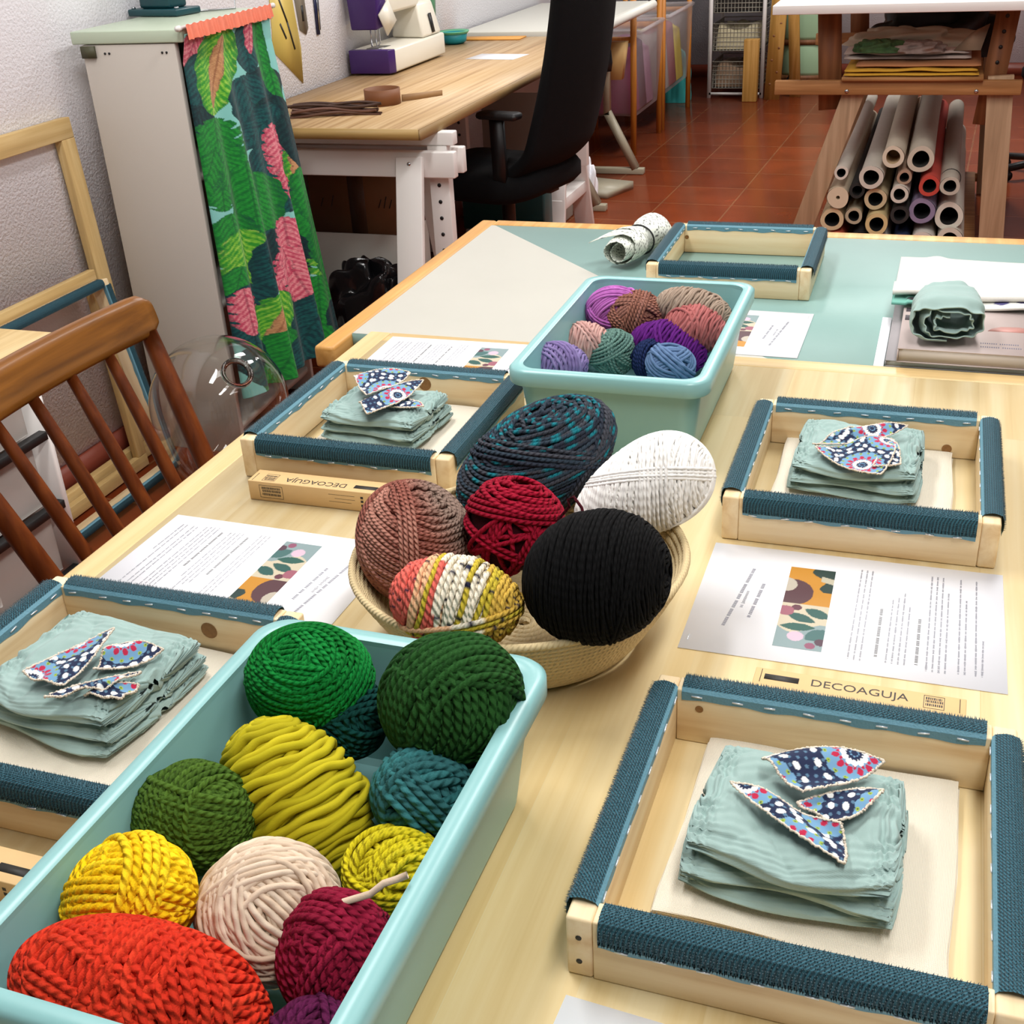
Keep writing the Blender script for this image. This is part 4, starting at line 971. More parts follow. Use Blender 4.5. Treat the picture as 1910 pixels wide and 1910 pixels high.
# ------------------------------------------------------------------ text and print helpers
def text_mesh(body, size, extrude=0.0):
    cu = bpy.data.curves.new('txt', 'FONT'); cu.body = body; cu.size = size; cu.align_x = 'CENTER'; cu.align_y = 'CENTER'; cu.resolution_u = 3; cu.extrude = extrude
    ob = bpy.data.objects.new('txt', cu); COL.objects.link(ob)
    bpy.context.view_layer.update()
    dg = bpy.context.evaluated_depsgraph_get()
    me = bpy.data.meshes.new_from_object(ob.evaluated_get(dg))
    bpy.data.objects.remove(ob); bpy.data.curves.remove(cu)
    return me

def strokes(b, x0, y0, x1, y1, h, seed, dens=1.0, z=0.0, big=False):
    """an unreadably small printed line from (x0,y0) to (x1,y1): little word-like strokes of height h"""
    r = random.Random(seed); d = np.array([x1 - x0, y1 - y0]); L = np.linalg.norm(d); d /= L; n = np.array([-d[1], d[0]])
    p = 0.0
    while p < L:
        w = h * (r.uniform(1.6, 5.0))
        e = min(L, p + w)
        q = p
        while q < e:
            s = h * (0.13 if not big else 0.24)
            hh = h * r.choice([0.5, 0.55, 0.5, 0.8, 0.6]) if not big else h * 0.8
            a = np.array([x0, y0]) + d * q
            c = [a - n * hh / 2, a + d * s - n * hh / 2, a + d * s + n * hh / 2, a + n * hh / 2]
            b.add([(k[0], k[1], z) for k in c], [(0, 1, 2, 3)])
            q += h * (0.36 if not big else 0.5)
        p = e + h * 0.7

# ------------------------------------------------------------------ wooden frames edged with dark teal needle cloth
FW, FD, FH, FT = 0.286, 0.2835, 0.053, 0.0185
def twill(name):
    m, nt, b = newmat(name)
    tc = N(nt, 'ShaderNodeTexCoord'); mp = N(nt, 'ShaderNodeMapping'); mp.inputs['Rotation'].default_value = (0, 0, 0.9)
    nt.links.new(tc.outputs['Object'], mp.inputs['Vector'])
    w = N(nt, 'ShaderNodeTexWave', bands_direction='X'); w.inputs['Scale'].default_value = 150; w.inputs['Distortion'].default_value = 0.5
    nt.links.new(mp.outputs[0], w.inputs['Vector'])
    r = ramp(nt, [(0.2, hexc('#113843')), (0.8, hexc('#2c6272'))]); nt.links.new(w.outputs['Fac'], r.inputs['Fac'])
    nt.links.new(r.outputs['Color'], b.inputs['Base Color']); b.inputs['Roughness'].default_value = 0.7
    bp = N(nt, 'ShaderNodeBump'); bp.inputs['Strength'].default_value = 0.6; bp.inputs['Distance'].default_value = 0.001
    nt.links.new(w.outputs['Fac'], bp.inputs['Height']); nt.links.new(bp.outputs['Normal'], b.inputs['Normal'])
    return m
M['twill'] = twill('needle_cloth_twill')
M['selvage'] = plain('needle_cloth_selvage', '#6494a6', 0.6, bump=0.2, bscale=500)
M['pin'] = plain('needle_cloth_pins', '#143b46', 0.45, spec=0.6)

STRIPS = {}
def strip_meshes(L, H=0.0):
    key = round(L, 4)
    if key in STRIPS: return STRIPS[key]
    # profile: n outward from the outer face of the rail, z above the rail top
    prof = [(-FT - .0006, -.0085, 1), (-FT - .0008, -.001, 1), (-FT + .0015, .0022, 1), (-FT + .005, .0034, 0), (-FT * .5, .0045, 0), (-.005, .0042, 0), (.001, .0022, 0), (.0032, -.003, 0), (.0038, -.010, 0), (.0036, -.0155, 0), (.0030, -.0165, 1), (.0022, -.0205, 1)]
    n = 60; xs = np.linspace(-L / 2, L / 2, n); r = random.Random(int(L * 1e4))
    ph = [r.uniform(0, 6) for _ in range(4)]
    b = MB()
    P = np.zeros((n, len(prof), 3))
    for j, (a, z, s) in enumerate(prof):
        wob = 0.0007 * np.sin(xs * 90 + ph[0]) + 0.0006 * np.sin(xs * 170 + ph[1]) if j in (0, len(prof) - 1) else 0
        P[:, j] = np.stack([xs, -np.full(n, a) + 0 * xs, np.full(n, z) + wob], -1)
    for j in range(len(prof) - 1):
        b.grid(P[:, j:j + 2], mat=1 if (prof[j][2] and prof[j + 1][2]) else 0)
    me = b.mesh('fabric_strip', [M['twill'], M['selvage']], smooth=False)
    # pins
    rr = np.random.default_rng(int(L * 1e4))
    rows = np.array([(p[0], p[1]) for p in prof[2:10]]); seg = np.linalg.norm(np.diff(rows, axis=0), axis=1); cs = np.concatenate([[0], np.cumsum(seg)])
    ns = int(cs[-1] / 0.0021); nl = int(L / 0.0021)
    pv = []; pf = []
    S = np.linspace(0.0015, cs[-1] - .0005, ns)
    a = np.interp(S, cs, rows[:, 0]); z = np.interp(S, cs, rows[:, 1])
    da = np.gradient(a); dz = np.gradient(z); nn = np.stack([-dz, da], -1); nn /= np.linalg.norm(nn, axis=1)[:, None]; nn *= np.where(nn[:, 1:] + nn[:, :1] * .3 > 0, 1, -1)
    I, J = np.meshgrid(np.arange(ns), np.arange(nl), indexing='ij'); I = I.ravel(); J = J.ravel()
    x = -L / 2 + 0.001 + (J + (I % 2) * .5) * 0.0021 + rr.normal(0, .0005, len(I))
    base = np.stack([x, -a[I], z[I]], -1); d = np.stack([rr.normal(0.15, .12, len(I)), -nn[I, 0], nn[I, 1]], -1)
    d[:, 1] -= 0.25; d /= np.linalg.norm(d, axis=1)[:, None]
    tip = base + d * (0.0029 * rr.uniform(.75, 1.1, len(I)))[:, None]
    w = 0.00042
    V = np.stack([base + [w, 0, 0], base + [-w, w, 0], base + [-w, -w, 0], tip], 1).reshape(-1, 3)
    k = np.arange(len(I)) * 4
    F = np.concatenate([np.stack([k, k + 1, k + 3], -1), np.stack([k + 1, k + 2, k + 3], -1), np.stack([k + 2, k, k + 3], -1)])
    pm = MB().add(V, F).mesh('bristles', M['pin'])
    st = MB().box((-.0045, -.0006, -.0006), (.0045, .0006, .0006)).mesh('staple', M['staple'])
    STRIPS[key] = (me, pm, st)
    return STRIPS[key]

def needle_frame(label, x, y, z, W=FW, D=FD, H=FH, T=FT, rot=0.0, staples=True, mat=None):
    t = thing('needle_frame', label, 'frame', (x, y, z), rot, group='wooden frames edged with needle cloth')
    if mat is not None: t.matrix_world = mat
    h = FH if H is None else H
    rails = []
    for s in (-1, 1):
        b = MB(); xx = s * (W / 2 - T / 2)
        b.box((xx - T / 2, -D / 2, 0), (xx + T / 2, D / 2, h)); b.build('side_rail', M['frame_y'], t, bevel=0.0022)
    for s in (-1, 1):
        b = MB(); yy = s * (D / 2 - T / 2)
        b.box((-W / 2 + T + .0001, yy - T / 2, 0), (W / 2 - T - .0001, yy + T / 2, h)); b.build('cross_rail', M['frame_x'], t, bevel=0.0012)
    for k, (L, px, py, rz) in enumerate(((W - 0.046, 0, -D / 2, 0), (W - 0.046, 0, D / 2, PI), (D - 0.03, -W / 2, 0, -PI / 2), (D - 0.03, W / 2, 0, PI / 2))):
        me, pm, st = strip_meshes(L)
        s = place('fabric_strip', me, t, loc=(px, py, h), rotz=rz)
        p = place('bristles', pm, s); p['kind'] = 'stuff'
        if staples:
            m = 8; rr = random.Random(int(k + x * 1000))
            for side in (0, 1):
                if side == 1 and k != 0: continue
                for i in range(m):
                    q = place('staple', st, s, loc=(-L / 2 + L * (i + .5 + rr.uniform(-.15, .15)) / m, (FT + .0012) if side == 0 else -.0034, -.0042 if side == 0 else -.0185), rotz=0)
                    q.rotation_euler = (0, rr.uniform(-.15, .15), 0)
    # screw holes / knots
    return t
def knot(parent, face, u, z, r, W=FW, D=FD):
    o = (u, D / 2 - FT - 0.0003, z)
    b = MB().lathe([(0, 0), (r * .45, 0.0), (r * .5, .0001), (r, 0.0001)], 18, origin=o, axis=(0, -1, 0))
    b.build('knot', M['knot'], parent)
M['knot'] = plain('wood_knot', '#8c6234', 0.6, vary=0.3, vscale=300)
fA = needle_frame('wooden frame with dark teal needle cloth edges at the lower right, nearest the camera', -0.038, 0.687, TZ + .0003, rot=-0.004)
fB = needle_frame('wooden frame with dark teal needle cloth edges at the right, behind the printed sheet', -0.044, 1.310, TZ + .0003, rot=0.004)
fC = needle_frame('wooden frame with dark teal needle cloth edges behind the kraft box on the left', -0.659, 1.328, TZ + .0003, rot=-0.001)
fD = needle_frame('empty wooden frame with needle cloth edges on the mint worktop', -0.333, 2.178, CZ + .0006, rot=0.011)
fE = needle_frame('wooden frame with teal needle cloth edges at the left edge, beside the front yarn box', -0.672, 0.698, TZ + .0003)
knot(fA, 0, -0.105, 0.036, 0.0035); knot(fB, 0, 0.09, 0.012, 0.006); knot(fC, 0, 0.0, 0.034, 0.010); knot(fE, 0, 0.045, 0.028, 0.009); knot(fD, 0, -0.12, .03, .004)
for zz in (0.036, 0.014):
    MB().lathe([(0, 0), (0.0022, 0), (0.0022, .0003), (0, .0003)], 10, origin=(-FW / 2 + .009, -FD / 2 - .0001, zz), axis=(0, -1, 0)).build('screw_hole', M['ink_dark'], fA)
# the big frame standing on the floor by the wall
ang = math.atan2(0.10, 0.53)
up = Vector((-math.sin(ang), 0, math.cos(ang))); out = Vector((math.cos(ang), 0, math.sin(ang))); al = Vector((0, 1, 0))
ctr = Vector((-1.95, 2.255, 0.012)) + up * 0.27
mt = Matrix(((al.x, up.x, out.x, ctr.x), (al.y, up.y, out.y, ctr.y), (al.z, up.z, out.z, ctr.z), (0, 0, 0, 1)))
needle_frame('large wooden frame with dark needle cloth edges standing against the left wall', 0, 0, 0, W=0.50, D=0.54, H=0.045, staples=False, mat=mt)

# ------------------------------------------------------------------ folded cream cloth in the frames
def cream(label, x, y, w, d, h=0.009, rot=0.0, seed=1, base=TZ):
    b = MB(); layers = 3; n1, n2 = 40, 20
    for l in range(layers):
        rr = random.Random(seed * 7 + l); dz = h / layers
        u = np.linspace(-1, 1, n1)[:, None]; k = (np.arange(n2) * 2 * PI / n2)[None, :]
        cy = np.sign(np.cos(k)) * np.abs(np.cos(k)) ** .22; cz = np.sign(np.sin(k)) * np.abs(np.sin(k)) ** .8
        e = np.clip((1 - np.abs(u)) * 40, 0.03, 1)
        ww = w / 2 - rr.uniform(0, .006); dd = d / 2 - rr.uniform(0, .005)
        X = u * ww + 0.0015 * np.sin(cy * 4 + seed) + 0 * k
        Y = dd * cy + 0.0015 * np.sin(u * 3 + seed + l)
        Z = dz * (l + .5) + dz * .49 * cz * e + (0.0012 * np.sin(u * 4 + seed) * np.sin(cy * 3 + l) if l == 2 else 0)
        Z = np.maximum(Z, 0.0002)
        b.grid(np.stack([X, Y, Z], -1), closed_v=True)
    o = b.build('cream_cloth', M['cream'], None, smooth=True, loc=(x, y, base + .0004), rotz=rot)
    return tag(o, label, 'cloth', 'folded cream cloths in the frames')
cream('folded cream cloth lying in the lower right frame', -0.034, 0.708, 0.205, 0.208, rot=-0.03, seed=1)
cream('folded cream cloth lying in the right-hand frame behind the printed sheet', -0.047, 1.330, 0.205, 0.21, rot=0.0, seed=2)
cream('folded cream cloth lying in the frame behind the kraft box', -0.664, 1.342, 0.20, 0.21, rot=0.03, seed=3)
cream('folded cream cloth lying in the left edge frame beside the front yarn box', -0.685, 0.712, 0.20, 0.215, rot=-0.02, seed=4)

# ------------------------------------------------------------------ sage muslin bundles (folded and gathered at both ends)
def muslin_roll(label, x, y, z, w, d, h, rot=0.0, seed=1, turns=1.75, axis_y=False, gather=1.0):
    r = random.Random(seed); S = [r.uniform(0, 6.28) for _ in range(12)]
    n, m = 96, 300
    s = np.linspace(0, 1, m)[None, :]; u = np.linspace(-1, 1, n)[:, None]
    th = s * turns * 2 * PI + PI * 0.5
    k = 0.30 + 0.70 * s ** 0.9
    cy = np.sign(np.cos(th)) * np.abs(np.cos(th)) ** .62; cz = np.sign(np.sin(th)) * np.abs(np.sin(th)) ** .75
    au = np.abs(u)
    e = np.clip((au - .55) / .45, 0, 1); e = e * e * (3 - 2 * e)
    bul = 1 - 0.20 * e - .05 * au ** 2
    rip = (np.sin(s * 150 + S[0] + 2 * np.sin(s * 21)) * .6 + .4 * np.sin(s * 87 + S[1] + u * 3)) * e * gather
    wr = np.sin(u * 7 + S[2] + 3 * np.sin(s * 9 + S[3])) * .5 + np.sin(u * 13 + s * 30 + S[4]) * .35 + np.sin(s * 26 + u * 4 + S[5]) * .4
    sag = np.exp(-((u - .1) ** 2) / .25) * np.clip(cz, 0, 1) * .16
    fold = np.exp(-((u + .25 + .1 * np.sin(s * 12)) / .10) ** 2) * .6 + np.exp(-((u - .35 - .1 * np.sin(s * 9 + 1)) / .08) ** 2) * .5
    rid = np.sin(u * 5 + S[8] + 2.2 * np.sin(s * 13 + S[9]) + s * 18) ** 3
    Y = d / 2 * k * cy * (1 - .06 * e) + 0.0030 * rip * np.sign(cy) * np.abs(cy) + 0.0022 * wr * np.abs(cy) + .002 * rid
    Z = h / 2 + h / 2 * k * cz * bul * (1 - sag) + 0.0030 * rip * np.sign(cz) * np.abs(cz) ** .5 + 0.0026 * wr * np.abs(cz) + (.0024 * rid + .0022 * fold * np.sin(s * 40)) * np.clip(cz, 0, 1)
    X = u * w / 2 * (1 - 0.05 * np.sin(th + S[6]) - .035 * np.sin(th * 2 + S[7])) + 0.0016 * np.sin(s * 90) * e
    if axis_y:
        pf = 1 - .22 * np.clip((u + 1) / 2, 0, 1) ** 1.5; Y = Y * pf
    Z = np.maximum(Z, 0.0006)
    P = np.stack([Y, X, Z], -1) if axis_y else np.stack([X, Y, Z], -1)
    o = MB().grid(P, flip=not axis_y).build('muslin_bundle', M['muslin'], None, smooth=True, loc=(x, y, z), rotz=rot)
    sm = o.modifiers.new('thick', 'SOLIDIFY'); sm.thickness = 0.0016; sm.offset = 0
    return tag(o, label, 'cloth bundle', 'sage muslin bundles')
def muslin(label, x, y, z, w, d, h, rot=0.0, seed=1, **kw):
    """flattened sleeve of thin cloth folded in three puffy layers, gathered at both ends"""
    r = random.Random(seed); b = MB()
    n, m = 110, 260
    u = np.linspace(-1, 1, n)[:, None]; s = (np.arange(m) * 2 * PI / m)[None, :]
    zb = 0.0; hs = [0.24, 0.30, 0.46]
    for l in range(3):
        S = [r.uniform(0, 6.28) for _ in range(14)]
        hl = h * hs[l]; dl = d * (1.0, .97, .92)[l]; wl = w * (1.0, .985, .96)[l]
        au = np.abs(u); e = np.clip((au - .62) / .38, 0, 1); e = e * e * (3 - 2 * e)
        cl = np.clip((1 - au) / .035, 0, 1) ** .5                    # the puckered ends
        cy = np.sign(np.cos(s)) * np.abs(np.cos(s)) ** .6; cz = np.sign(np.sin(s)) * np.abs(np.sin(s)) ** .9
        top = np.clip(np.sin(s), 0, 1)
        gath = (np.sin(s * 34 + S[0] + 1.5 * np.sin(s * 5 + S[1]) + 2 * u) * .6 + .4 * np.sin(s * 57 + S[2] + u * 5)) * e
        smock = np.sin(au * 70 + S[3] + 2 * np.sin(s * 9)) * np.exp(-((au - .86) / .09) ** 2)
        drag = np.sin(s * 11 + S[4] + 2.5 * u * u + 1.2 * np.sin(u * 4 + S[5])) * (.35 + .65 * au)
        diag = np.abs(np.sin(u * 3.3 + cy * 2.2 + S[6])) ** .6 + .7 * np.abs(np.sin(u * 5.1 - cy * 3.1 + S[7])) ** .6
        fine = np.sin(u * 23 + s * 15 + S[8]) * np.sin(u * 9 - s * 21 + S[9])
        sag = np.exp(-((u - .05) / .45) ** 2) * (cy * .5 + .5) * (.42 if l == 2 else .12)
        amp = (0.0011, 0.0013, 0.0018)[l]
        Y = dl / 2 * cy * (1 - .06 * e) * (.35 + .65 * cl) + amp * 1.3 * gath * np.abs(cy) + amp * .8 * drag * cy + .004 * np.sin(u * 3 + S[10]) * (cy < 0)
        Y = Y - .006 * np.exp(-((u + .05) / .5) ** 2) * (cy < 0) * (l == 2) * np.abs(cy)
        Z = zb + hl * .5 + hl * .56 * cz * (1 - .28 * e) * (.15 + .85 * cl) - hl * sag * top + amp * 1.5 * gath * cz + amp * 1.2 * smock * top + amp * (.7 * drag + 2.6 * (diag - 1) * (1 - e) + .5 * fine) * top
        X = wl / 2 * u * (1 - .02 * np.sin(s + S[11]) - .02 * np.sin(2 * s + S[12])) + .0012 * np.sin(s * 34 + S[0]) * e
        Z = np.maximum(Z, .0004)
        b.grid(np.stack([X, Y, Z], -1), closed_v=True)
        zb += hl * .93
    o = b.build('muslin_bundle', M['muslin'], None, smooth=True, loc=(x, y, z), rotz=rot)
    return tag(o, label, 'cloth bundle', 'sage muslin bundles')
CT = TZ + 0.0125
muslin('folded sage muslin bundle on the cream cloth in the lower right frame', -0.046, 0.690, CT, 0.148, 0.132, 0.047, rot=-0.05, seed=1)
muslin('folded sage muslin bundle on the cream cloth in the right-hand frame', -0.055, 1.342, CT, 0.145, 0.150, 0.042, rot=-0.03, seed=2, turns=1.5)
muslin('folded sage muslin bundle on the cream cloth in the frame behind the kraft box', -0.668, 1.342, CT, 0.140, 0.125, 0.044, rot=-0.08, seed=3)
muslin('folded sage muslin bundle on the cream cloth in the left edge frame', -0.684, 0.718, CT, 0.152, 0.150, 0.046, rot=-0.12, seed=4, turns=1.6)
muslin_roll('rolled sage muslin bundle lying on the grey-pink book', 0.036, 1.815, CZ + 0.0345, 0.118, 0.118, 0.074, rot=0.03, seed=5, turns=2.5, axis_y=True, gather=.8)

# ------------------------------------------------------------------ printed cotton scraps
NAVY, WHT, RED, SKY, LIME, GOLD = [np.array(hexc(h)) for h in ('#152243', '#e8eae8', '#b01a40', '#6c97b8', '#94ac3a', '#c9cf4a')]
def floral(p, seed):
    """flower print on navy, p in metres"""
    r = np.random.default_rng(seed)
    C = np.broadcast_to(NAVY, p.shape[:-1] + (3,)).copy()
    x, y = p[..., 0], p[..., 1]
    g = 0.0062
    gx = np.abs((x / g + 100) % 1 - .5); gy = np.abs((y / g + 100) % 1 - .5)
    C = np.where(((gx ** 2 + gy ** 2) < .05)[..., None], SKY * .55, C)
    for cx, cy in ((-0.028, 0.004), (0.034, -0.022), (0.03, 0.036), (-0.03, -0.05), (-0.04, 0.055), (0.085, 0.01)):
        cx += r.uniform(-.006, .006); cy += r.uniform(-.006, .006)
        d = np.hypot(x - cx, y - cy); a = np.arctan2(y - cy, x - cx) + r.uniform(0, 6); R = 0.031
        q = d / R
        def dots(nn, qc, rq, rt, ph=0.0):
            f = ((a / (2 * PI) * nn + ph) % 1) - .5
            return ((q - qc) / rq) ** 2 + (f * 2 * PI / nn * qc / rt) ** 2 < 1
        pet = np.cos(a * 14)
        C = np.where(dots(16, .97, .075, .11)[..., None], WHT, C)
        C = np.where((q < .74 + .06 * np.abs(np.cos(a * 8)) )[..., None], SKY, C)
        C = np.where(dots(16, .70, .045, .06)[..., None], LIME, C); C = np.where(dots(16, .70, .015, .02)[..., None], NAVY, C)
        C = np.where(dots(12, .47, .10, .075)[..., None], RED, C)
        C = np.where(dots(12, .36, .07, .04, .5)[..., None], RED, C)
        C = np.where((q < .30 + .05 * np.abs(np.cos(a * 6)))[..., None], WHT, C)
        C = np.where((q < .17 + .05 * np.abs(np.cos(a * 7)))[..., None], NAVY, C)
        C = np.where(dots(8, .10, .02, .03)[..., None], SKY, C)
    return C
def scrap(label, A, B, Cc, seed, bow=(0.10, 0.12, 0.04), off=(0, 0)):
    A, B, Cc = [np.array(v) for v in (A, B, Cc)]
    A = A + [0, 0, .009]; B = B + [0, 0, .009]; Cc = Cc + [0, 0, .010]
    cen = (A + B + Cc) / 3
    n = 90
    def mid(p, q, k):
        m = (p + q) / 2; o = m - cen; o[2] = 0
        return m + o / (np.linalg.norm(o) + 1e-9) * np.linalg.norm(p - q) * k
    ab, bc, ca = mid(A, B, bow[0]), mid(B, Cc, bow[1]), mid(Cc, A, bow[2])
    V = []; idx = {}
    for i in range(n + 1):
        for j in range(n + 1 - i):
            u, v = i / n, j / n; w = 1 - u - v
            p = u * u * A + v * v * B + w * w * Cc + 2 * u * v * ab + 2 * v * w * bc + 2 * w * u * ca
            p = p + np.array([0, 0, 0.004 * math.sin(u * 3.1) * math.sin(w * 3 + seed) + 0.0022 * math.sin(u * 9 + v * 6 + seed)])
            idx[(i, j)] = len(V); V.append(p)
    F = []
    for i in range(n):
        for j in range(n - i):
            F.append((idx[i, j], idx[i + 1, j], idx[i, j + 1]))
            if j < n - i - 1: F.append((idx[i + 1, j], idx[i + 1, j + 1], idx[i, j + 1]))
    V = np.array(V)
    e1 = (B - A) / np.linalg.norm(B - A); nr = np.cross(e1, Cc - A); nr /= np.linalg.norm(nr); e2 = np.cross(nr, e1)
    q = np.stack([(V - cen) @ e1 + off[0], (V - cen) @ e2 + off[1]], -1)
    col = floral(q, seed)
    t = MB().add(V - cen, F, col=col).build('fabric_scrap', M['print'], None, smooth=True, loc=cen)
    so = t.modifiers.new('t', 'SOLIDIFY'); so.thickness = 0.0008; so.offset = 0
    tag(t, label, 'fabric scrap', 'flower print scraps on the muslin bundles')
    loop = [V[idx[i, 0]] for i in range(n)] + [V[idx[n - j, j]] for j in range(n)] + [V[idx[0, n - j]] for j in range(n)]
    loop = np.array(loop) - cen
    rr = np.random.default_rng(seed + 50)
    loop = loop + rr.normal(0, .00035, loop.shape)
    MB().tube(loop, 0.0007 + 0.0006 * rr.random(len(loop)), 5, closed=True).build('frayed_edge', M['fray'], t)['label'] = 'frayed pale edge'
    return t
SC = {'lower right': [[(-0.0777, 0.7151, 0.816), (0.0082, 0.7355, 0.813), (-0.0444, 0.6866, 0.812)], [(-0.0966, 0.69, 0.811), (-0.01, 0.6328, 0.803), (-0.0159, 0.6667, 0.807)], [(-0.0476, 0.6821, 0.8085), (0.0102, 0.7093, 0.809), (-0.0163, 0.671, 0.8075)]],
      'right-hand': [[(-0.1053, 1.2983, 0.806), (-0.0026, 1.3623, 0.812), (-0.0685, 1.3416, 0.813)], [(-0.1008, 1.2919, 0.804), (-0.0254, 1.2516, 0.801), (-0.0168, 1.3338, 0.806)], [(-0.0349, 1.2644, 0.800), (-0.0059, 1.2798, 0.801), (-0.0164, 1.3312, 0.803)]],
      'kraft box': [[(-0.7186, 1.3556, 0.820), (-0.646, 1.3803, 0.820), (-0.6775, 1.3064, 0.813)], [(-0.6873, 1.3018, 0.808), (-0.6251, 1.3743, 0.812), (-0.6532, 1.266, 0.807)], [(-0.649, 1.3074, 0.804), (-0.6007, 1.3141, 0.802), (-0.6439, 1.3403, 0.805)]],
      'left edge': [[(-0.7105, 0.6648, 0.814), (-0.6682, 0.7402, 0.818), (-0.6663, 0.662, 0.810)], [(-0.6543, 0.6882, 0.809), (-0.6137, 0.7339, 0.810), (-0.6608, 0.7251, 0.811)], [(-0.675, 0.6456, 0.805), (-0.6163, 0.7025, 0.8065), (-0.6318, 0.6696, 0.8055)], [(-0.6464, 0.6619, 0.802), (-0.611, 0.6892, 0.801), (-0.6128, 0.6661, 0.8)]]}
SL = {'lower right': ['flower print scrap lying on top in the lower right frame', 'flower print scrap pointing down to the right in the lower right frame', 'navy dotted flower print scrap tucked between two others in the lower right frame'],
      'right-hand': ['narrow upper flower print scrap in the right-hand frame', 'wide lower navy flower print scrap in the right-hand frame', 'small right-hand tip of flower print cloth in the right-hand frame'],
      'kraft box': ['topmost flower print scrap in the frame behind the kraft box', 'middle flower print scrap in the frame behind the kraft box', 'lowest dark flower print scrap in the frame behind the kraft box'],
      'left edge': ['big flower print scrap on top in the left edge frame', 'red and white flower print scrap pointing right in the left edge frame', 'navy scrap with white dots below the big one in the left edge frame', 'lowest navy scrap on the muslin in the left edge frame']}
ki = 0
for k in SC:
    for T, lab in zip(SC[k], SL[k]):
        ki += 1
        scrap(lab, *T, seed=ki, bow=(0.17 + .06 * (ki % 2), 0.16, 0.08), off=(0.01 * (ki % 3), 0.012 * (ki % 4) - .02))

# ------------------------------------------------------------------ printed sheets
def picture(n1=60, n2=150):
    """abstract leaf picture: a across 0..1, b along 0..1"""
    a = np.linspace(0, 1, n1)[:, None] + np.zeros((1, n2)); b = np.linspace(0, 1, n2)[None, :] + np.zeros((n1, 1))
    H = lambda s: np.array(hexc(s))
    H0 = H; H = lambda s: H0(s) * .72
    C = np.empty((n1, n2, 3)); C[:] = H('#d9cdb2')
    up = b < .47
    C[up] = H('#d2922e')
    C = np.where((up & (a > .55 + .5 * (b / .47) - .1 * np.sin(b * 30)) & (b < .30))[..., None], H('#28413c'), C)
    C = np.where((up & (a > .72) & (np.abs(b - .12 - .1 * (a - .7)) < .035))[..., None], H('#c8c0a8'), C)
    C = np.where((up & ((a - .12) ** 2 / .24 + (b - .33) ** 2 / .028 < 1))[..., None], H('#5c3a40'), C)
    C = np.where((up & ((a + .02) ** 2 / .06 + (b - .24) ** 2 / .008 < 1))[..., None], H('#c9bfae'), C)
    C = np.where((~up & (b > .76 + .06 * np.sin(a * 5)))[..., None], H('#93a9ab'), C)
    def leaf(cx, cy, l, w, g, col):
        dx, dy = (a - cx) * .32, b - cy
        s = dx * math.cos(g) + dy * math.sin(g); t = -dx * math.sin(g) + dy * math.cos(g)
        return np.where(((np.abs(s) < l) & (np.abs(t) < w * np.clip(1 - (s / l) ** 2, 0, 1)))[..., None], H(col), C)
    C = leaf(.78, .57, .1, .05, .45, '#2f5f58'); C = leaf(.45, .64, .11, .045, .35, '#2f5f58'); C = leaf(.42, .75, .12, .045, -.05, '#2f6258'); C = leaf(.85, .82, .1, .06, -.7, '#4a7472')
    for cx, cy, r, c in ((.32, .52, .035, '#6a3a48'), (.1, .57, .06, '#a86474'), (.42, .86, .055, '#e2c4d6'), (.75, .95, .035, '#9a5a74'), (.95, .9, .04, '#5c4250')):
        C = np.where((((a - cx) * .32) ** 2 + (b - cy) ** 2 < r * r)[..., None], H(c), C)
    return C
PIC = picture()
def sheet_print(label, x, y, z, rot, seed, blank=False, curl=0.0):
    t = thing('printed_sheet', label, 'paper', (x, y, z + .0003), rot, group='printed workshop sheets')
    MB().box((-.1485, -.105, 0), (.1485, .105, .0005)).build('sheet', M['paper'], t)
    zt = 0.00065
    if blank: return t
    g = np.zeros((60, 150, 3)); g[..., 0] = np.linspace(-.062, -.016, 60)[:, None]; g[..., 1] = np.linspace(.072, -.08, 150)[None, :]; g[..., 2] = zt
    MB().grid(g, col=PIC, flip=True).build('picture', M['print_paper'], t)['label'] = 'abstract picture with leaves and ochre waves'
    b = MB()
    strokes(b, -.099, .058, -.113, -.056, .0042, seed, z=zt, big=True); strokes(b, -.0985, .012, -.101, -.02, .005, seed + 1, z=zt)
    strokes(b, -.085, .03, -.091, -.036, .0042, seed + 2, z=zt, big=True)
    b.build('title_lines', M['ink'], t)
    b = MB()
    for i, (xx, ya, yb) in enumerate(((.010, .082, -.085), (.0155, .082, -.085), (.021, .082, -.085), (.044, .03, -.083), (.0495, .035, -.083), (.055, .045, -.083), (.0605, .02, -.083), (.080, .085, -.087), (.0855, .085, -.087), (.091, .085, -.087), (.0965, .055, -.087), (.108, .085, -.085), (.1135, .045, -.085), (.123, .085, -.085), (.1285, -.025, -.085))):
        strokes(b, xx, ya, xx - .0015, yb, .0026, seed * 31 + i, z=zt)
    b.build('body_text', M['ink'], t)
    for i, (xx, ya, yb) in enumerate(((.034, .01, -.075), (.0705, .0, -.08))):
        b = MB(); strokes(b, xx, ya, xx - .001, yb, .0036, seed * 17 + i, z=zt, big=True)
        b.build('heading', M['ink_dark'], t)
    MB().box((-.1425, -.09, zt), (-.1415, -.08, zt + .0003)).build('staple', M['staple'], t)
    return t
sheet_print('printed sheet with leaf picture on the right, before the right-hand frame', -0.041, 1.052, TZ, 0.004, 1)
sheet_print('printed sheet lying at the left behind the front yarn box', -0.683, 0.964, TZ, PI - 0.02, 2)
sheet_print('printed sheet at the far left corner of the pine table', -0.677, 1.612, TZ, PI + 0.02, 3)
sheet_print('printed sheet on the mint worktop beside the back yarn box', -0.322, 1.866, CZ + .0004, PI - 0.01, 4)
sheet_print('printed sheet at the bottom edge in front of the lower right frame', -0.035, 0.414, TZ, -0.06, 5)

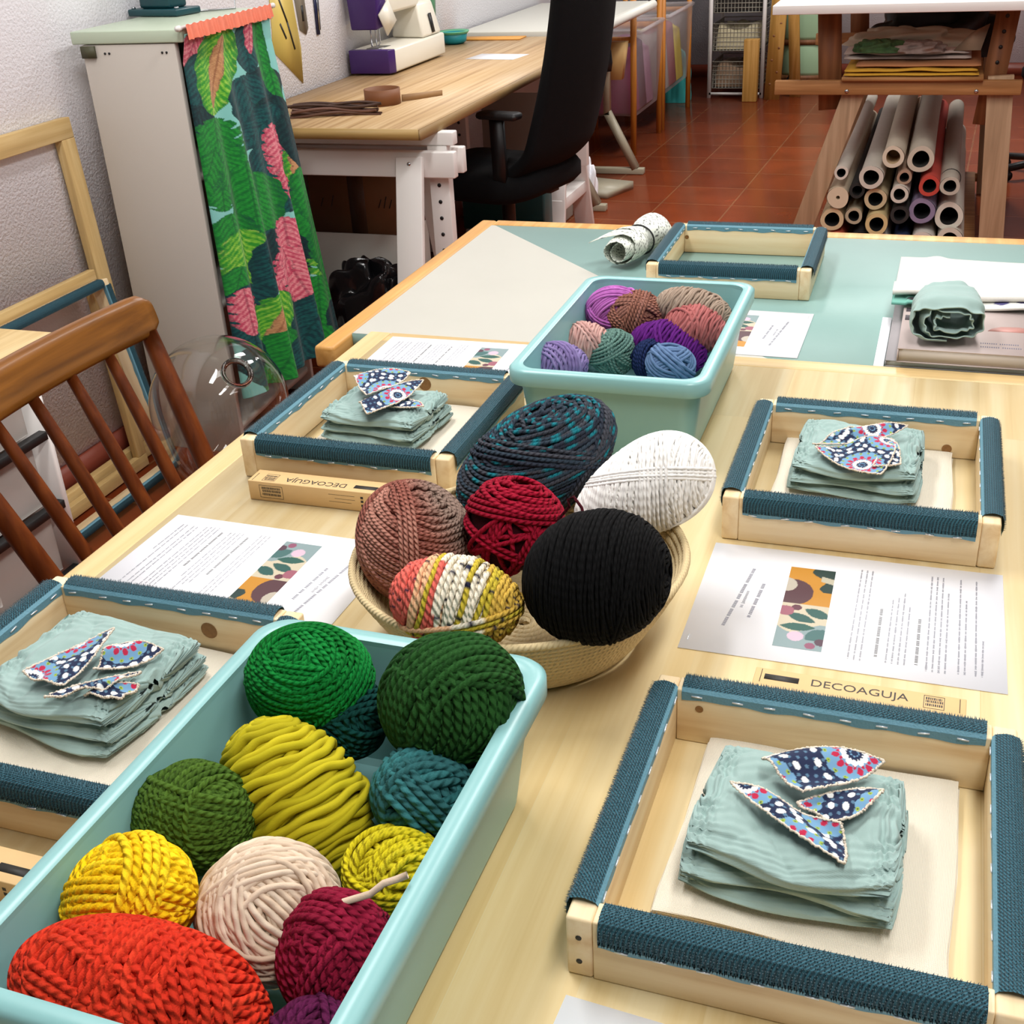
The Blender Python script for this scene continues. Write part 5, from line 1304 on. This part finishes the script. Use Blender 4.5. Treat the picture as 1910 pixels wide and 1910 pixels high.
# ------------------------------------------------------------------ kraft boxes with lettering
DTXT = text_mesh('DECOAGUJA', 0.0142)
def kraft(label, x, y, z, rot):
    t = thing('kraft_box', label, 'box', (x, y, z + .0003), rot, group='kraft boxes with black lettering')
    L, D, H = 0.178, 0.031, 0.026
    MB().box((-L / 2, -D / 2, 0), (L / 2, D / 2, H)).build('carton', M['kraft'], t, bevel=0.0008)
    zt = H + .0002
    me = DTXT.copy(); me.materials.clear(); me.materials.append(M['ink_dark'])
    place('lettering', me, t, loc=(0.001, 0.0035, zt))
    b = MB(); b.box((-.080, -.001, zt - .0002), (-.050, .007, zt)); b.build('black_bar', M['ink_dark'], t)
    b = MB()
    for xx in (-.0835, .0835):
        b.box((xx, -.006, zt - .0002), (xx + .0006, .0135, zt))
    b.build('fold_line', M['ink_dark'], t)
    def logo(cx, cy, w, h, face):
        b = MB()
        T = (lambda x, y: (x, y, zt)) if face == 'top' else (lambda x, y: (x, D / 2 + .0002, y))
        def q(x0, y0, x1, y1):
            b.add([T(x0, y0), T(x1, y0), T(x1, y1), T(x0, y1)], [(0, 1, 2, 3)])
        k = .0005
        q(cx - w / 2, cy - h / 2, cx + w / 2, cy - h / 2 + k); q(cx - w / 2, cy + h / 2 - k, cx + w / 2, cy + h / 2)
        q(cx - w / 2, cy - h / 2, cx - w / 2 + k, cy + h / 2); q(cx + w / 2 - k, cy - h / 2, cx + w / 2, cy + h / 2)
        r = random.Random(3)
        for row in (-.22, .05, .28):
            xx = cx - w * .4
            while xx < cx + w * .38:
                s = r.choice((.0006, .0009, .0012)); q(xx, cy + row * h - h * .09, xx + s, cy + row * h + h * .09); xx += s + .0006
        return b
    logo(.063, .003, .017, .018, 'top').build('logo', M['ink_dark'], t)
    logo(.058, .013, .032, .017, 'side').build('logo', M['ink_dark'], t)
    b = MB(); f = D / 2 + .0002
    for zz, x0, x1 in ((.019, -.055, -.02), (.014, -.055, -.028), (.0095, -.05, -.02)):
        b.add([(x0, f, zz), (x1, f, zz), (x1, f, zz + .0004), (x0, f, zz + .0004)], [(0, 1, 2, 3)])
    for zz in (.017, .012, .0065):
        b.add([(-.066, f, zz), (-.0625, f, zz), (-.0625, f, zz + .0032), (-.066, f, zz + .0032)], [(0, 1, 2, 3)])
    b.build('side_print', M['ink_dark'], t)
    return t
kraft('kraft box with black lettering on the left, in front of the frame', -0.674, 1.147, TZ, PI + 0.01)
kraft('kraft box with black lettering behind the lower right frame', -0.0185, 0.881, TZ, -0.015)
kraft('kraft box with black bar at the left edge, below the left edge frame', -0.664, 0.503, TZ, PI - 0.01)

# ------------------------------------------------------------------ yarn boxes
def yarn_box(label, x, y, rot):
    t = thing('yarn_box', label, 'plastic box', (x, y, TZ + .0003), rot, group='teal plastic yarn boxes')
    hx, hy, H = 0.128, 0.203, 0.122
    def ring(ax, ay, z, r, n=8):
        pts = []
        for cx, cy, a0 in ((ax - r, ay - r, 0), (-ax + r, ay - r, PI / 2), (-ax + r, -ay + r, PI), (ax - r, -ay + r, 1.5 * PI)):
            for k in range(n + 1):
                a = a0 + k * PI / 2 / n; pts.append((cx + r * math.cos(a), cy + r * math.sin(a), z))
        return pts
    b = MB(); tp = 0.024
    R = [ring(.01, .06, 0.0008, .005), ring(hx - tp - .004, hy - tp - .004, 0.0008, .02), ring(hx - tp, hy - tp, .005, .022), ring(hx - .012, hy - .012, H - .022, .024),
         ring(hx - .012, hy - .012, H - .004, .024)]
    Rin = [ring(hx - .0155, hy - .0155, H - .004, .021), ring(hx - tp - .0035, hy - tp - .0035, .008, .019), ring(hx - tp - .008, hy - tp - .008, .0035, .017), ring(.01, .06, .0035, .005)]
    b.grid(np.array(R + Rin), closed_v=True, flip=True)
    b.build('body', M['teal_plastic'], t, smooth=True).modifiers.new('e', 'EDGE_SPLIT').split_angle = 0.6
    b = MB()
    R = [ring(hx - .0118, hy - .0118, H - .006, .024), ring(hx - .0012, hy - .0012, H - .021, .028), ring(hx, hy, H - .019, .029), ring(hx, hy, H - .004, .029), ring(hx - .003, hy - .003, H - .0006, .028),
         ring(hx - .012, hy - .012, H, .024), ring(hx - .0155, hy - .0155, H - .0015, .022), ring(hx - .0157, hy - .0157, H - .006, .0215)]
    b.grid(np.array(R), closed_v=True, flip=True)
    b.build('rim', M['teal_plastic'], t, smooth=True).modifiers.new('e', 'EDGE_SPLIT').split_angle = 0.9
    return t
BX1 = yarn_box('teal plastic box of green, yellow and red yarn balls in the foreground', -0.373, 0.533, -0.012)
BX2 = yarn_box('teal plastic box of purple, brown and blue yarn balls at the back of the table', -0.361, 1.516, 0.006)

# rope bowl
def ropemat():
    m, nt, b = newmat('straw_rope')
    a = N(nt, 'ShaderNodeAttribute', attribute_name='ph')
    s = N(nt, 'ShaderNodeMath', operation='SINE'); mu = N(nt, 'ShaderNodeMath', operation='MULTIPLY'); mu.inputs[1].default_value = 3.0
    nt.links.new(a.outputs['Fac'], mu.inputs[0]); nt.links.new(mu.outputs[0], s.inputs[0])
    bp = N(nt, 'ShaderNodeBump'); bp.inputs['Strength'].default_value = 0.5; bp.inputs['Distance'].default_value = 0.0012
    nt.links.new(s.outputs[0], bp.inputs['Height']); nt.links.new(bp.outputs['Normal'], b.inputs['Normal'])
    b.inputs['Base Color'].default_value = (*hexc('#d8c294'), 1); b.inputs['Roughness'].default_value = 0.85
    return m
M['rope'] = ropemat()
b = MB(); pts = []; rr = 0.0038
ang = 0.0; r = 0.004
while r < 0.108:
    pts.append((r * math.cos(ang), r * math.sin(ang), rr + .0005)); da = min(.3, .006 / r * 1.5); ang += da; r += 2 * rr * da / (2 * PI) * .97
z = rr + .0005; turns = 13.6
k = 0.0
while k < 1:
    rad = 0.108 + 0.052 * k ** .8; zz = rr + .0005 + 0.083 * k
    pts.append((rad * 1.02 * math.cos(ang), rad * .98 * math.sin(ang), zz + 0.004 * k * math.sin(ang + 1))); ang += .12; k += .12 / (2 * PI * turns)
b.tube(pts, rr * 1.04, 7, twist=420)
o = b.build('rope_bowl', M['rope'], None, smooth=True, loc=(-0.345, 0.943, TZ + .0003))
tag(o, 'coiled straw rope bowl of yarn in the middle of the table', 'bowl')

# ------------------------------------------------------------------ on the mint worktop
t = thing('print_roll', 'rolled white cloth with black brush marks tied by a black band on the mint worktop', 'cloth roll', (-0.540, 2.245, CZ + .001), math.radians(-14))
n, m = 70, 150
s = np.linspace(0, 1, m)[None, :]; u = np.linspace(0, 1, n)[:, None]
th = s * 2 * PI * 2.4; L = 0.16
pin = 1 - 0.18 * np.exp(-((u - .55) / .12) ** 2)
k = (0.45 + .55 * s) * pin * (1 + .12 * (u - .5))
X = 0.036 * k * np.cos(th) + .004 * np.sin(u * 9 + th); Z = 0.034 + 0.033 * k * np.sin(th) + .0015 * np.sin(u * 11 + 2 * th); Y = (u - .5) * L + 0.014 * np.sin(th * .5 + 1) * (u < .3)
tail = np.clip((s - .93) / .07, 0, 1) * np.clip((.4 - u) / .4, 0, 1); X = X - .045 * tail; Z = np.maximum(Z - .01 * tail, .001)
mk = np.sin(th * 17 + 5 * np.sin(u * 40)) * np.sin(u * 95 + 2 * np.sin(th * 5)) + .5 * np.sin(th * 41) * np.sin(u * 60 + th * 3)
colr = np.where((mk > .62)[..., None], np.array(hexc('#1d2420')), np.array(hexc('#e4e8dc')))
o = MB().grid(np.stack([X, Y, Z], -1), col=colr).build('cloth', M['print'], t, smooth=True)
o.modifiers.new('t', 'SOLIDIFY').thickness = 0.0014
MB().tube([(0.0315 * math.cos(a), 0.008, 0.034 + 0.0285 * math.sin(a)) for a in np.arange(30) * 2 * PI / 30], 0.0018, 6, closed=True).build('band', M['black'], t, smooth=True)

def book(label, lo, hi, cover, pages, spine_left=True):
    x0, y0, z0 = lo; x1, y1, z1 = hi
    t = thing('book', label, 'book', ((x0 + x1) / 2, (y0 + y1) / 2, z0))
    w, d, h = (x1 - x0) / 2, (y1 - y0) / 2, z1 - z0
    MB().box((-w + .002, -d + .002, .0015), (w - .002, d - .002, h - .0015)).build('pages', pages, t)
    MB().box((-w, -d, 0), (w, d, .0014)).build('cover', cover, t); MB().box((-w, -d, h - .0014), (w, d, h)).build('cover', cover, t)
    MB().box((-w, -d, .0015), (-w + .0015, d, h - .0015)).build('spine', cover, t)
    return t
pg = plain('page_edges', '#cfc6bd', 0.8)
bk1 = book('grey book under the pinkish book at the right edge of the mint worktop', (-0.046, 1.752, CZ + .0006), (0.150, 2.02, CZ + .011), plain('grey_cover', '#a9a4a6', 0.5), pg)
bk2 = book('pinkish grey book under the rolled muslin bundle', (-0.030, 1.745, CZ + .0112), (0.158, 2.00, CZ + .033), plain('pink_grey_cover', '#c3b3ae', 0.45), pg)
zt = .033 - .0112 + .0002
b = MB(); strokes(b, .02, -.085, .075, -.085, .006, 5, z=zt, big=True); strokes(b, .02, -.1, .075, -.1, .006, 6, z=zt, big=True)
b.build('cover_lettering', M['ink'], bk2)
b = MB(); b.prism([(.03, -.03), (.088, -.03), (.088, -.012), (.075, -.006), (.05, -.008), (.036, -.018)], zt - .0002, zt); b.build('cover_picture', plain('rose_print', '#b98278', .5), bk2)
b = MB(); b.prism([(-.09, .0), (-.05, .0), (-.045, .012), (-.06, .022), (-.09, .024)], zt - .0002, zt); b.prism([(-.09, .04), (-.04, .045), (-.045, .06), (-.09, .06)], zt - .0002, zt)
b.build('cover_picture', plain('dark_print', '#4a4248', .5), bk2)
MB().box((-0.062, 1.745, CZ + .0006), (-0.0475, 1.965, CZ + .004)).build('white_card', M['paper'])
tag(bpy.data.objects['white_card'], 'white card edge showing at the left of the two books', 'card')
# dotted cloth and white cloth folded over the far half of the books
def drape(name, label, x0, x1, y0, y1, zfun, m, thick, group, colfun=None):
    n1, n2 = 70, 50
    u = np.linspace(0, 1, n1)[:, None] + np.zeros((1, n2)); v = np.linspace(0, 1, n2)[None, :] + np.zeros((n1, 1))
    X = x0 + (x1 - x0) * u; Y = y0 + (y1 - y0) * v
    Z = zfun(u, v)
    o = MB().grid(np.stack([X, Y, Z], -1), col=None if colfun is None else colfun(X, Y)).build(name, m, None, smooth=True)
    so = o.modifiers.new('t', 'SOLIDIFY'); so.thickness = thick; so.offset = 1
    return tag(o, label, 'cloth')
base = CZ + .0345
slope = lambda y: np.where(y < 2.0, base, np.maximum(CZ + .0015, base - (y - 2.0) * .32))
def dots(X, Y):
    C = np.broadcast_to(np.array(hexc('#dcdcd4')), X.shape + (3,)).copy()
    C = np.where((X < .0)[..., None], np.array(hexc('#6fae9f')), C)
    for cx, cy, rx, ry, c in ((.115, 1.955, .012, .012, '#4d4a7c'), (.145, 1.958, .009, .012, '#3d3a6c'), (.165, 1.96, .012, .014, '#8a8a3a'), (-.01, 1.945, .016, .010, '#1c1a20'), (.02, 1.95, .02, .006, '#c888a0')):
        C = np.where((((X - cx) / rx) ** 2 + ((Y - cy) / ry) ** 2 < 1)[..., None], np.array(hexc(c)), C)
    return C
drape('dotted_cloth', 'mint and white cloth with purple dots folded under the white cloth', -0.05, 0.20, 1.93, 2.06, lambda u, v: slope(1.93 + .13 * v) + .003 * np.sin(u * 9 + v * 4) * (u > .1) + .0032, M['print'], .004, None, dots)
zz0 = lambda u, v: slope(1.952 + .335 * v + .02 * u) + .0115 + .0022 * np.sin(u * 11 + v * 2) * (1 - v) + .0015 * np.sin(u * 5 + 1) + .004 * np.exp(-((u - .22) / .05) ** 2) * v - .008 * v ** 2
drape('white_cloth', 'white folded cloth lying over the far half of the books', -0.05, 0.24, 1.95, 2.285, zz0, M['white_cloth'], .007, None)
# ------------------------------------------------------------------ yarn
def yarnmat(name, c, c2=None, twist=2.0, rough=0.9, bump=0.9, sheen=0.0):
    m, nt, b = newmat(name)
    a = N(nt, 'ShaderNodeAttribute', attribute_name='ph')
    mu = N(nt, 'ShaderNodeMath', operation='MULTIPLY'); mu.inputs[1].default_value = twist
    s = N(nt, 'ShaderNodeMath', operation='SINE')
    nt.links.new(a.outputs['Fac'], mu.inputs[0]); nt.links.new(mu.outputs[0], s.inputs[0])
    tc = N(nt, 'ShaderNodeTexCoord'); no = N(nt, 'ShaderNodeTexNoise'); no.inputs['Scale'].default_value = 900; no.inputs['Detail'].default_value = 2
    nt.links.new(tc.outputs['Object'], no.inputs['Vector'])
    ad = N(nt, 'ShaderNodeMath', operation='MULTIPLY_ADD'); ad.inputs[1].default_value = 0.7
    nt.links.new(no.outputs['Fac'], ad.inputs[0]); nt.links.new(s.outputs[0], ad.inputs[2])
    bp = N(nt, 'ShaderNodeBump'); bp.inputs['Strength'].default_value = bump; bp.inputs['Distance'].default_value = 0.0012
    nt.links.new(ad.outputs[0], bp.inputs['Height']); nt.links.new(bp.outputs['Normal'], b.inputs['Normal'])
    at = N(nt, 'ShaderNodeAttribute', attribute_name='Col')
    nt.links.new(at.outputs['Color'], b.inputs['Base Color'])
    b.inputs['Roughness'].default_value = rough; b.inputs['Sheen Weight'].default_value = sheen; b.inputs['Specular IOR Level'].default_value = 0.15
    b.inputs['Sheen Roughness'].default_value = 0.5
    return m
YM = {}
for k, tw in (('plied', 2.0), ('soft', 1.0)):
    YM[k] = yarnmat('yarn_' + k, None, twist=tw, bump=0.75 if k == 'plied' else 0.25)

CR = np.array(_R); CU = np.array(_U); CB = -np.array(_F)
def unit(v):
    v = np.array(v, float); return v / np.linalg.norm(v)
def frame_of(n):
    n = unit(n); r = np.array([0, 0, 1.0]) if abs(n[2]) < .8 else np.array([1.0, 0, 0])
    e1 = unit(np.cross(n, r)); return n, e1, np.cross(n, e1)

def yarn(name, label, c, rad, rot, sr, colors, style='ball', seed=1, ply='plied', groups=14, per=6, group=None, tail=None, axis=None, hole=False, twist=None, wob=1.0, sparse=0, colfn=None, tilt=0.25, cov=.975, egg=0.0):
    """c centre, rad semi-axes (along the ball's own right, up, towards), sr strand radius"""
    r = np.random.default_rng(seed)
    th0 = math.radians(rot)
    ex = math.cos(th0) * CR + math.sin(th0) * CU; ey = -math.sin(th0) * CR + math.cos(th0) * CU; ez = CB
    B = np.stack([ex, ey, ez])                       # rows
    rad = np.array(rad); mr = float(np.mean(rad))
    cols = [np.array(hexc(h)) for h in colors]
    b = MB(); nt_ = 72
    T = np.arange(nt_) * 2 * PI / nt_
    tw = (2 * PI / (sr * 5.2)) if twist is None else twist
    lay = 1.55 * sr
    top = 3.0 if style == 'ball' else 1.6
    core = rad - (top * lay + sr * .5)
    def loop(n, d, layer, jit=0.0, ser=0):
        n_, e1, e2 = frame_of(n)
        ph = r.uniform(0, 6.28, 4)
        dd = np.clip(d + jit * (0.55 * np.sin(T * 2 + ph[0]) + 0.45 * np.sin(T * 3 + ph[1]) + .3 * np.sin(T * 7 + ph[2])) * wob, -.995, .995)
        q = np.sqrt(1 - dd ** 2)
        p = dd[:, None] * n_ + q[:, None] * (np.cos(T)[:, None] * e1 + np.sin(T)[:, None] * e2)
        R_ = core + layer * lay + sr * .25 * math.sin(ph[3]) 
        P = p * R_
        if egg: P = P * (1 - egg * (.5 - .5 * p[:, :1])) ** np.array([0, 1, 1])
        if colfn is not None: col = colfn(p, d, ser, r)
        else: col = np.broadcast_to(cols[int(r.integers(len(cols)))] * r.uniform(.92, 1.06), (nt_, 3))
        b.strand(P @ B, sr * r.uniform(.95, 1.08), 7, np.clip(col, 0, 1), tw)
    # solid heart of the ball
    tg = np.linspace(0, PI, 20)[:, None]; pg_ = (np.arange(32) * 2 * PI / 32)[None, :]
    S = np.stack([np.sin(tg) * np.cos(pg_), np.sin(tg) * np.sin(pg_), np.cos(tg) + 0 * pg_], -1)
    Pc = S * (core + (.2 * lay))
    if egg: Pc = Pc * (1 - egg * (.5 - .5 * S[..., :1])) ** np.array([0, 1, 1])
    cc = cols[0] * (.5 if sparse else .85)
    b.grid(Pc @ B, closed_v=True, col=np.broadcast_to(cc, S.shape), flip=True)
    ax = np.array(axis if axis is not None else (1, 0, 0), float)
    def full(n, layer, jit, frac=cov):
        n = unit(n); L = math.sqrt(float(((n * rad) ** 2).sum())); q = mr
        m = max(6, int(PI * (L + q) / 2 / (1.9 * sr)))
        for i in range(m):
            a = PI * (i + .5) / m; d = math.cos(a)
            if abs(d) > frac: continue
            loop(n, d, layer, jit * (2 * sr / mr), ser=i)
    if style == 'skein':
        full(ax, 0.0, .2)
        full(unit(ax + tilt * .35 * np.array([0, .6, 1.0])), 0.75, .3)
        full(unit(ax + tilt * np.array([0.1, -.8, .6])), 1.45, .38)
        for g in range(groups):
            n = unit(ax * .9 + r.normal(0, .5, 3)); d0 = r.uniform(-.5, .5)
            for i in range(int(per * r.uniform(.5, 1.2))): loop(n, d0 + (i - per / 2) * 2.1 * sr / mr, 1.9, .3 * sr / mr, ser=i)
    elif style == 'ball':
        full(ax, 0.0, .4); full(unit(np.cross(ax, (0.3, .5, .8)) + .2 * ax), .7, .4)
        for g in range(groups):
            n = unit(r.normal(0, 1, 3)); d0 = r.uniform(-.55, .55); lz = 1.1 + 1.9 * g / max(1, groups)
            if abs(n[2]) > .75 : d0 = r.uniform(.15, .7) * (1 if n[2] > 0 else -1)
            m = int(per * r.uniform(.6, 1.3))
            for i in range(m): loop(n, d0 + (i - m / 2) * 2.05 * sr / mr, lz, .25 * sr / mr, ser=i)
    elif style == 'net':
        keep, colfn = colfn, None
        full(ax, -.6, .3)
        colfn = keep
        for g in range(groups):
            n = unit(np.array([math.cos(g * 2.4) * .9, math.sin(g * 2.4) * .9, .35 * math.cos(g * 1.3)])); d0 = .25 * math.sin(g * 1.9)
            for i in range(1 + g % 2): loop(n, d0 + i * 2.1 * sr / mr, .6 + .08 * g, .2 * sr / mr, ser=i)
        for i in range(7): loop((0.15, .95, .12), .28 + i * 2.0 * sr / mr, 2.0, .2 * sr / mr, ser=i)
        for i in range(4): loop((0.3, .9, .35), .62 + i * 2.0 * sr / mr, 2.2, .3 * sr / mr, ser=i)
    if tail is not None:
        b.tube(np.array(tail) - np.array(c), sr * (.6 if style == 'net' else 1), 7, col=np.broadcast_to(cols[0], (len(tail), 3)), twist=tw)
    o = b.build(name, YM[ply], None, smooth=True, loc=c)
    return tag(o, label, 'yarn ball', group)

G1 = 'yarn balls in the foreground box'; G2 = 'yarn balls in the back box'; G3 = 'yarn balls in the rope bowl'

def speckled(p, d, ser, r):
    s = p[:, 0] * .95 + r.uniform(-.06, .06)
    C = np.where((s < -.25)[:, None], np.array(hexc('#e0685c')), np.array(hexc('#ece2cc')))
    C = np.where((s > .42)[:, None], np.array(hexc('#d0aa48')), C)
    if r.random() < .18: C = C * 0 + np.array(hexc('#c8b23a'))
    elif r.random() < .25: C = np.where((s < 0)[:, None], np.array(hexc('#e8b48a')), C)
    k = r.random(len(p)) < .05
    C = np.where(k[:, None], np.array(hexc('#22243a')), C)
    return C
def slate_teal(p, d, ser, r):
    base = [np.array(hexc(h)) for h in ('#3c4048', '#44464e', '#34404c', '#2e3440')][int(r.integers(4))]
    C = np.broadcast_to(base, (len(p), 3)).copy()
    if r.random() < .30:
        k = np.sin(np.arange(len(p)) * 1.3 + r.uniform(0, 6)) > .35
        C = np.where(k[:, None], np.array(hexc('#1d7884')), C)
    return C
def rosy(p, d, ser, r):
    f = .5 + .5 * np.sin(p[:, 1] * 4 + ser * .3 + r.uniform(0, 1.5))
    A, B_ = np.array(hexc('#8e5448')), np.array(hexc('#b58070'))
    C = A + (B_ - A) * f[:, None]
    g = np.clip((p[:, 0] - .35) * 2.5, 0, 1)[:, None]
    return C * (1 - g) + np.array(hexc('#8a7468')) * g
def crimson(p, d, ser, r):
    return np.broadcast_to(np.array(hexc('#960e2a')) * r.uniform(.8, 1.1), (len(p), 3))

yarn('yarn_ball', 'bright green yarn ball in the far left corner of the foreground box', (-0.4255, 0.6687, 0.864), (0.0515, 0.0448, 0.0425), 0, 0.0022, ['#0c7a30', '#0f8236', '#0a702a'], group=G1, style='ball', seed=11, groups=24, per=6)
yarn('yarn_ball', 'dark bottle green yarn ball between the bright green and forest green balls', (-0.396, 0.6647, 0.835), (0.0359, 0.0338, 0.0321), 0, 0.0025, ['#0b3d38', '#0d4540'], group=G1, style='ball', seed=12, groups=10, per=6)
yarn('yarn_ball', 'large forest green yarn ball at the far right corner of the foreground box', (-0.3032, 0.6651, 0.871), (0.0556, 0.0524, 0.0497), 0, 0.003, ['#1f4a1c', '#234f20', '#1a4218'], group=G1, style='ball', seed=13, groups=16, per=5, axis=(0.3, 1, 0.2))
yarn('yarn_ball', 'large mustard green skein lying in the middle of the foreground box', (-0.4003, 0.5869, 0.818), (0.0669, 0.0486, 0.0461), -52, 0.0036, ['#b4a81c', '#bcae20', '#aca01a'], group=G1, style='skein', seed=14, groups=1, per=3, ply='soft', tilt=0.16)
yarn('yarn_ball', 'olive green yarn ball by the left wall of the foreground box', (-0.4524, 0.5323, 0.835), (0.0443, 0.0404, 0.0384), 0, 0.0024, ['#43601e', '#3d591b', '#486621'], group=G1, style='ball', seed=15, groups=18, per=7)
yarn('yarn_ball', 'bright yellow yarn ball by the left wall of the foreground box', (-0.4406, 0.4452, 0.848), (0.0448, 0.04, 0.038), 20, 0.0028, ['#eec012', '#f0c20e', '#f6cf20'], group=G1, style='ball', seed=16, groups=14, per=6, axis=(0.2, 1, 0))
yarn('yarn_ball', 'beige cotton yarn ball with a loose end, in the middle of the foreground box', (-0.3618, 0.4773, 0.825), (0.0484, 0.0477, 0.0453), 0, 0.0023, ['#d3bda6', '#cdb69e', '#d8c4ae'], group=G1, style='ball', seed=17, groups=16, per=6, ply='soft', tail=[(-0.318, 0.464, 0.852), (-0.2822, 0.4721, 0.868), (-0.2748, 0.4772, 0.874), (-0.2673, 0.481, 0.876), (-0.2614, 0.4843, 0.878)])
yarn('yarn_ball', 'citron yellow yarn ball under the teal ball in the foreground box', (-0.3094, 0.554, 0.8), (0.037, 0.034, 0.0323), 0, 0.0024, ['#cfc01e', '#d4c626'], group=G1, style='ball', seed=18, groups=12, per=4)
yarn('yarn_ball', 'small teal green yarn ball by the right wall of the foreground box', (-0.3094, 0.6099, 0.826), (0.0381, 0.0369, 0.0351), 0, 0.0032, ['#2f6264', '#2b6466', '#357274'], group=G1, style='ball', seed=19, groups=9, per=4)
yarn('yarn_ball', 'orange red skein at the near left of the foreground box', (-0.3941, 0.3857, 0.836), (0.0781, 0.043, 0.0409), -15, 0.0029, ['#c8301a', '#c22c18', '#cc361e'], group=G1, style='skein', seed=20, groups=9, per=5, axis=(1, 0.25, 0.2), tilt=0.6)
yarn('yarn_ball', 'burgundy yarn ball at the near right of the foreground box', (-0.3051, 0.4596, 0.82), (0.0391, 0.0432, 0.0372), 0, 0.0026, ['#841230', '#7c102c', '#8a1634'], group=G1, style='ball', seed=21, groups=14, per=6)
yarn('yarn_ball', 'dark plum yarn ball at the bottom edge, under the burgundy ball', (-0.2972, 0.4028, 0.81), (0.0333, 0.0292, 0.0277), 0, 0.0026, ['#4f1238', '#571640'], group=G1, style='ball', seed=22, groups=9, per=6)
yarn('yarn_ball', 'rosy brown skein at the left of the rope bowl', (-0.4438, 0.9221, 0.846), (0.0564, 0.0617, 0.0536), 30, 0.0021, ['#9a6052'], group=G3, style='skein', seed=31, groups=3, per=4, axis=(0.55, 0.75, 0.3), tilt=0.3, colfn=rosy)
yarn('yarn_ball', 'large slate grey skein with turquoise flecks at the back of the rope bowl', (-0.3676, 1.073, 0.87), (0.0935, 0.0563, 0.0535), 35, 0.0023, ['#3c4048'], group=G3, style='skein', seed=32, groups=3, per=5, axis=(0.35, 0.8, 0.35), tilt=0.3, colfn=slate_teal)
yarn('yarn_ball', 'crimson yarn ball wound in an open net, in the middle of the rope bowl', (-0.3463, 0.9345, 0.868), (0.0479, 0.0474, 0.045), 0, 0.0024, ['#480a18'], group=G3, style='net', seed=33, groups=11, per=6, colfn=crimson, sparse=1, tail=[(-0.3, 0.93, 0.885), (-0.2857, 0.9217, 0.905), (-0.2868, 0.9224, 0.912), (-0.2824, 0.9249, 0.914), (-0.2721, 0.9152, 0.909), (-0.266, 0.905, 0.9)])
yarn('yarn_ball', 'white skein with a fat round end at the right of the rope bowl', (-0.2434, 1.0342, 0.872), (0.0733, 0.0563, 0.0535), 25, 0.0017, ['#f0eeea', '#f4f2ee'], group=G3, style='skein', seed=34, groups=3, per=8, egg=0.4, tilt=0.5, ply='soft')
yarn('yarn_ball', 'large black skein at the front right of the rope bowl', (-0.2432, 0.8596, 0.873), (0.0662, 0.0587, 0.0558), 20, 0.0016, ['#060607', '#070708'], group=G3, style='skein', seed=35, groups=1, per=3, axis=(0.9, -0.25, 0.2), tilt=0.15, ply='soft')
yarn('yarn_ball', 'speckled cream, coral and mustard skein at the front of the rope bowl', (-0.3607, 0.818, 0.855), (0.0593, 0.0414, 0.0394), -8, 0.0026, ['#e6dcc6'], group=G3, style='skein', seed=36, groups=1, per=3, tilt=0.14, colfn=speckled, wob=0.6)
yarn('yarn_ball', 'orchid pink yarn ball in the far left corner of the back box', (-0.431, 1.6456, 0.841), (0.0443, 0.0411, 0.0391), 0, 0.0021, ['#b469b2', '#aa5fa8'], group=G2, style='ball', seed=41, groups=7, per=6, ply='soft')
yarn('yarn_ball', 'mauve brown yarn ball beside the orchid pink one in the back box', (-0.3979, 1.6389, 0.837), (0.0471, 0.0392, 0.0373), 0, 0.0022, ['#8f5f50', '#96675a'], group=G2, style='ball', seed=42, groups=10, per=5)
yarn('yarn_ball', 'taupe skein along the far wall of the back box', (-0.3141, 1.6544, 0.845), (0.0575, 0.0326, 0.031), -15, 0.0021, ['#9c8878', '#a39080'], group=G2, style='skein', seed=43, groups=1, per=3, ply='soft')
yarn('yarn_ball', 'dusty rose skein below the taupe one in the back box', (-0.307, 1.6278, 0.827), (0.0446, 0.0354, 0.0336), -10, 0.0024, ['#a45e5c', '#ac6664'], group=G2, style='skein', seed=44, groups=2, per=4, ply='soft')
yarn('yarn_ball', 'blush pink skein by the left wall of the back box', (-0.452, 1.5611, 0.82), (0.0353, 0.0307, 0.0291), 0, 0.0023, ['#b98f88', '#c29a92'], group=G2, style='skein', seed=45, groups=1, per=3, ply='soft')
yarn('yarn_ball', 'sage grey green yarn ball in the middle of the back box', (-0.415, 1.5666, 0.806), (0.0398, 0.0345, 0.0328), 0, 0.0021, ['#5f8078', '#688a80'], group=G2, style='ball', seed=46, groups=9, per=5)
yarn('yarn_ball', 'lavender skein at the near left of the back box', (-0.4548, 1.439, 0.832), (0.0403, 0.0316, 0.0301), 0, 0.0022, ['#7a6a9a', '#8274a2'], group=G2, style='skein', seed=47, groups=2, per=4, ply='soft')
yarn('yarn_ball', 'deep violet skein at the right of the back box', (-0.3403, 1.5987, 0.806), (0.0568, 0.0384, 0.0365), -15, 0.0023, ['#5c1c72', '#54186a'], group=G2, style='skein', seed=48, groups=1, per=3, ply='soft')
yarn('yarn_ball', 'dark navy yarn ball mostly hidden behind the slate blue one', (-0.3571, 1.5663, 0.799), (0.0319, 0.0319, 0.0303), 0, 0.0021, ['#1c2a52', '#182548'], group=G2, style='ball', seed=49, groups=7, per=5)
yarn('yarn_ball', 'slate blue yarn ball at the near right of the back box', (-0.3231, 1.5334, 0.806), (0.0371, 0.0341, 0.0324), 0, 0.0025, ['#5a7396', '#607a9e'], group=G2, style='ball', seed=50, groups=9, per=4, ply='soft')
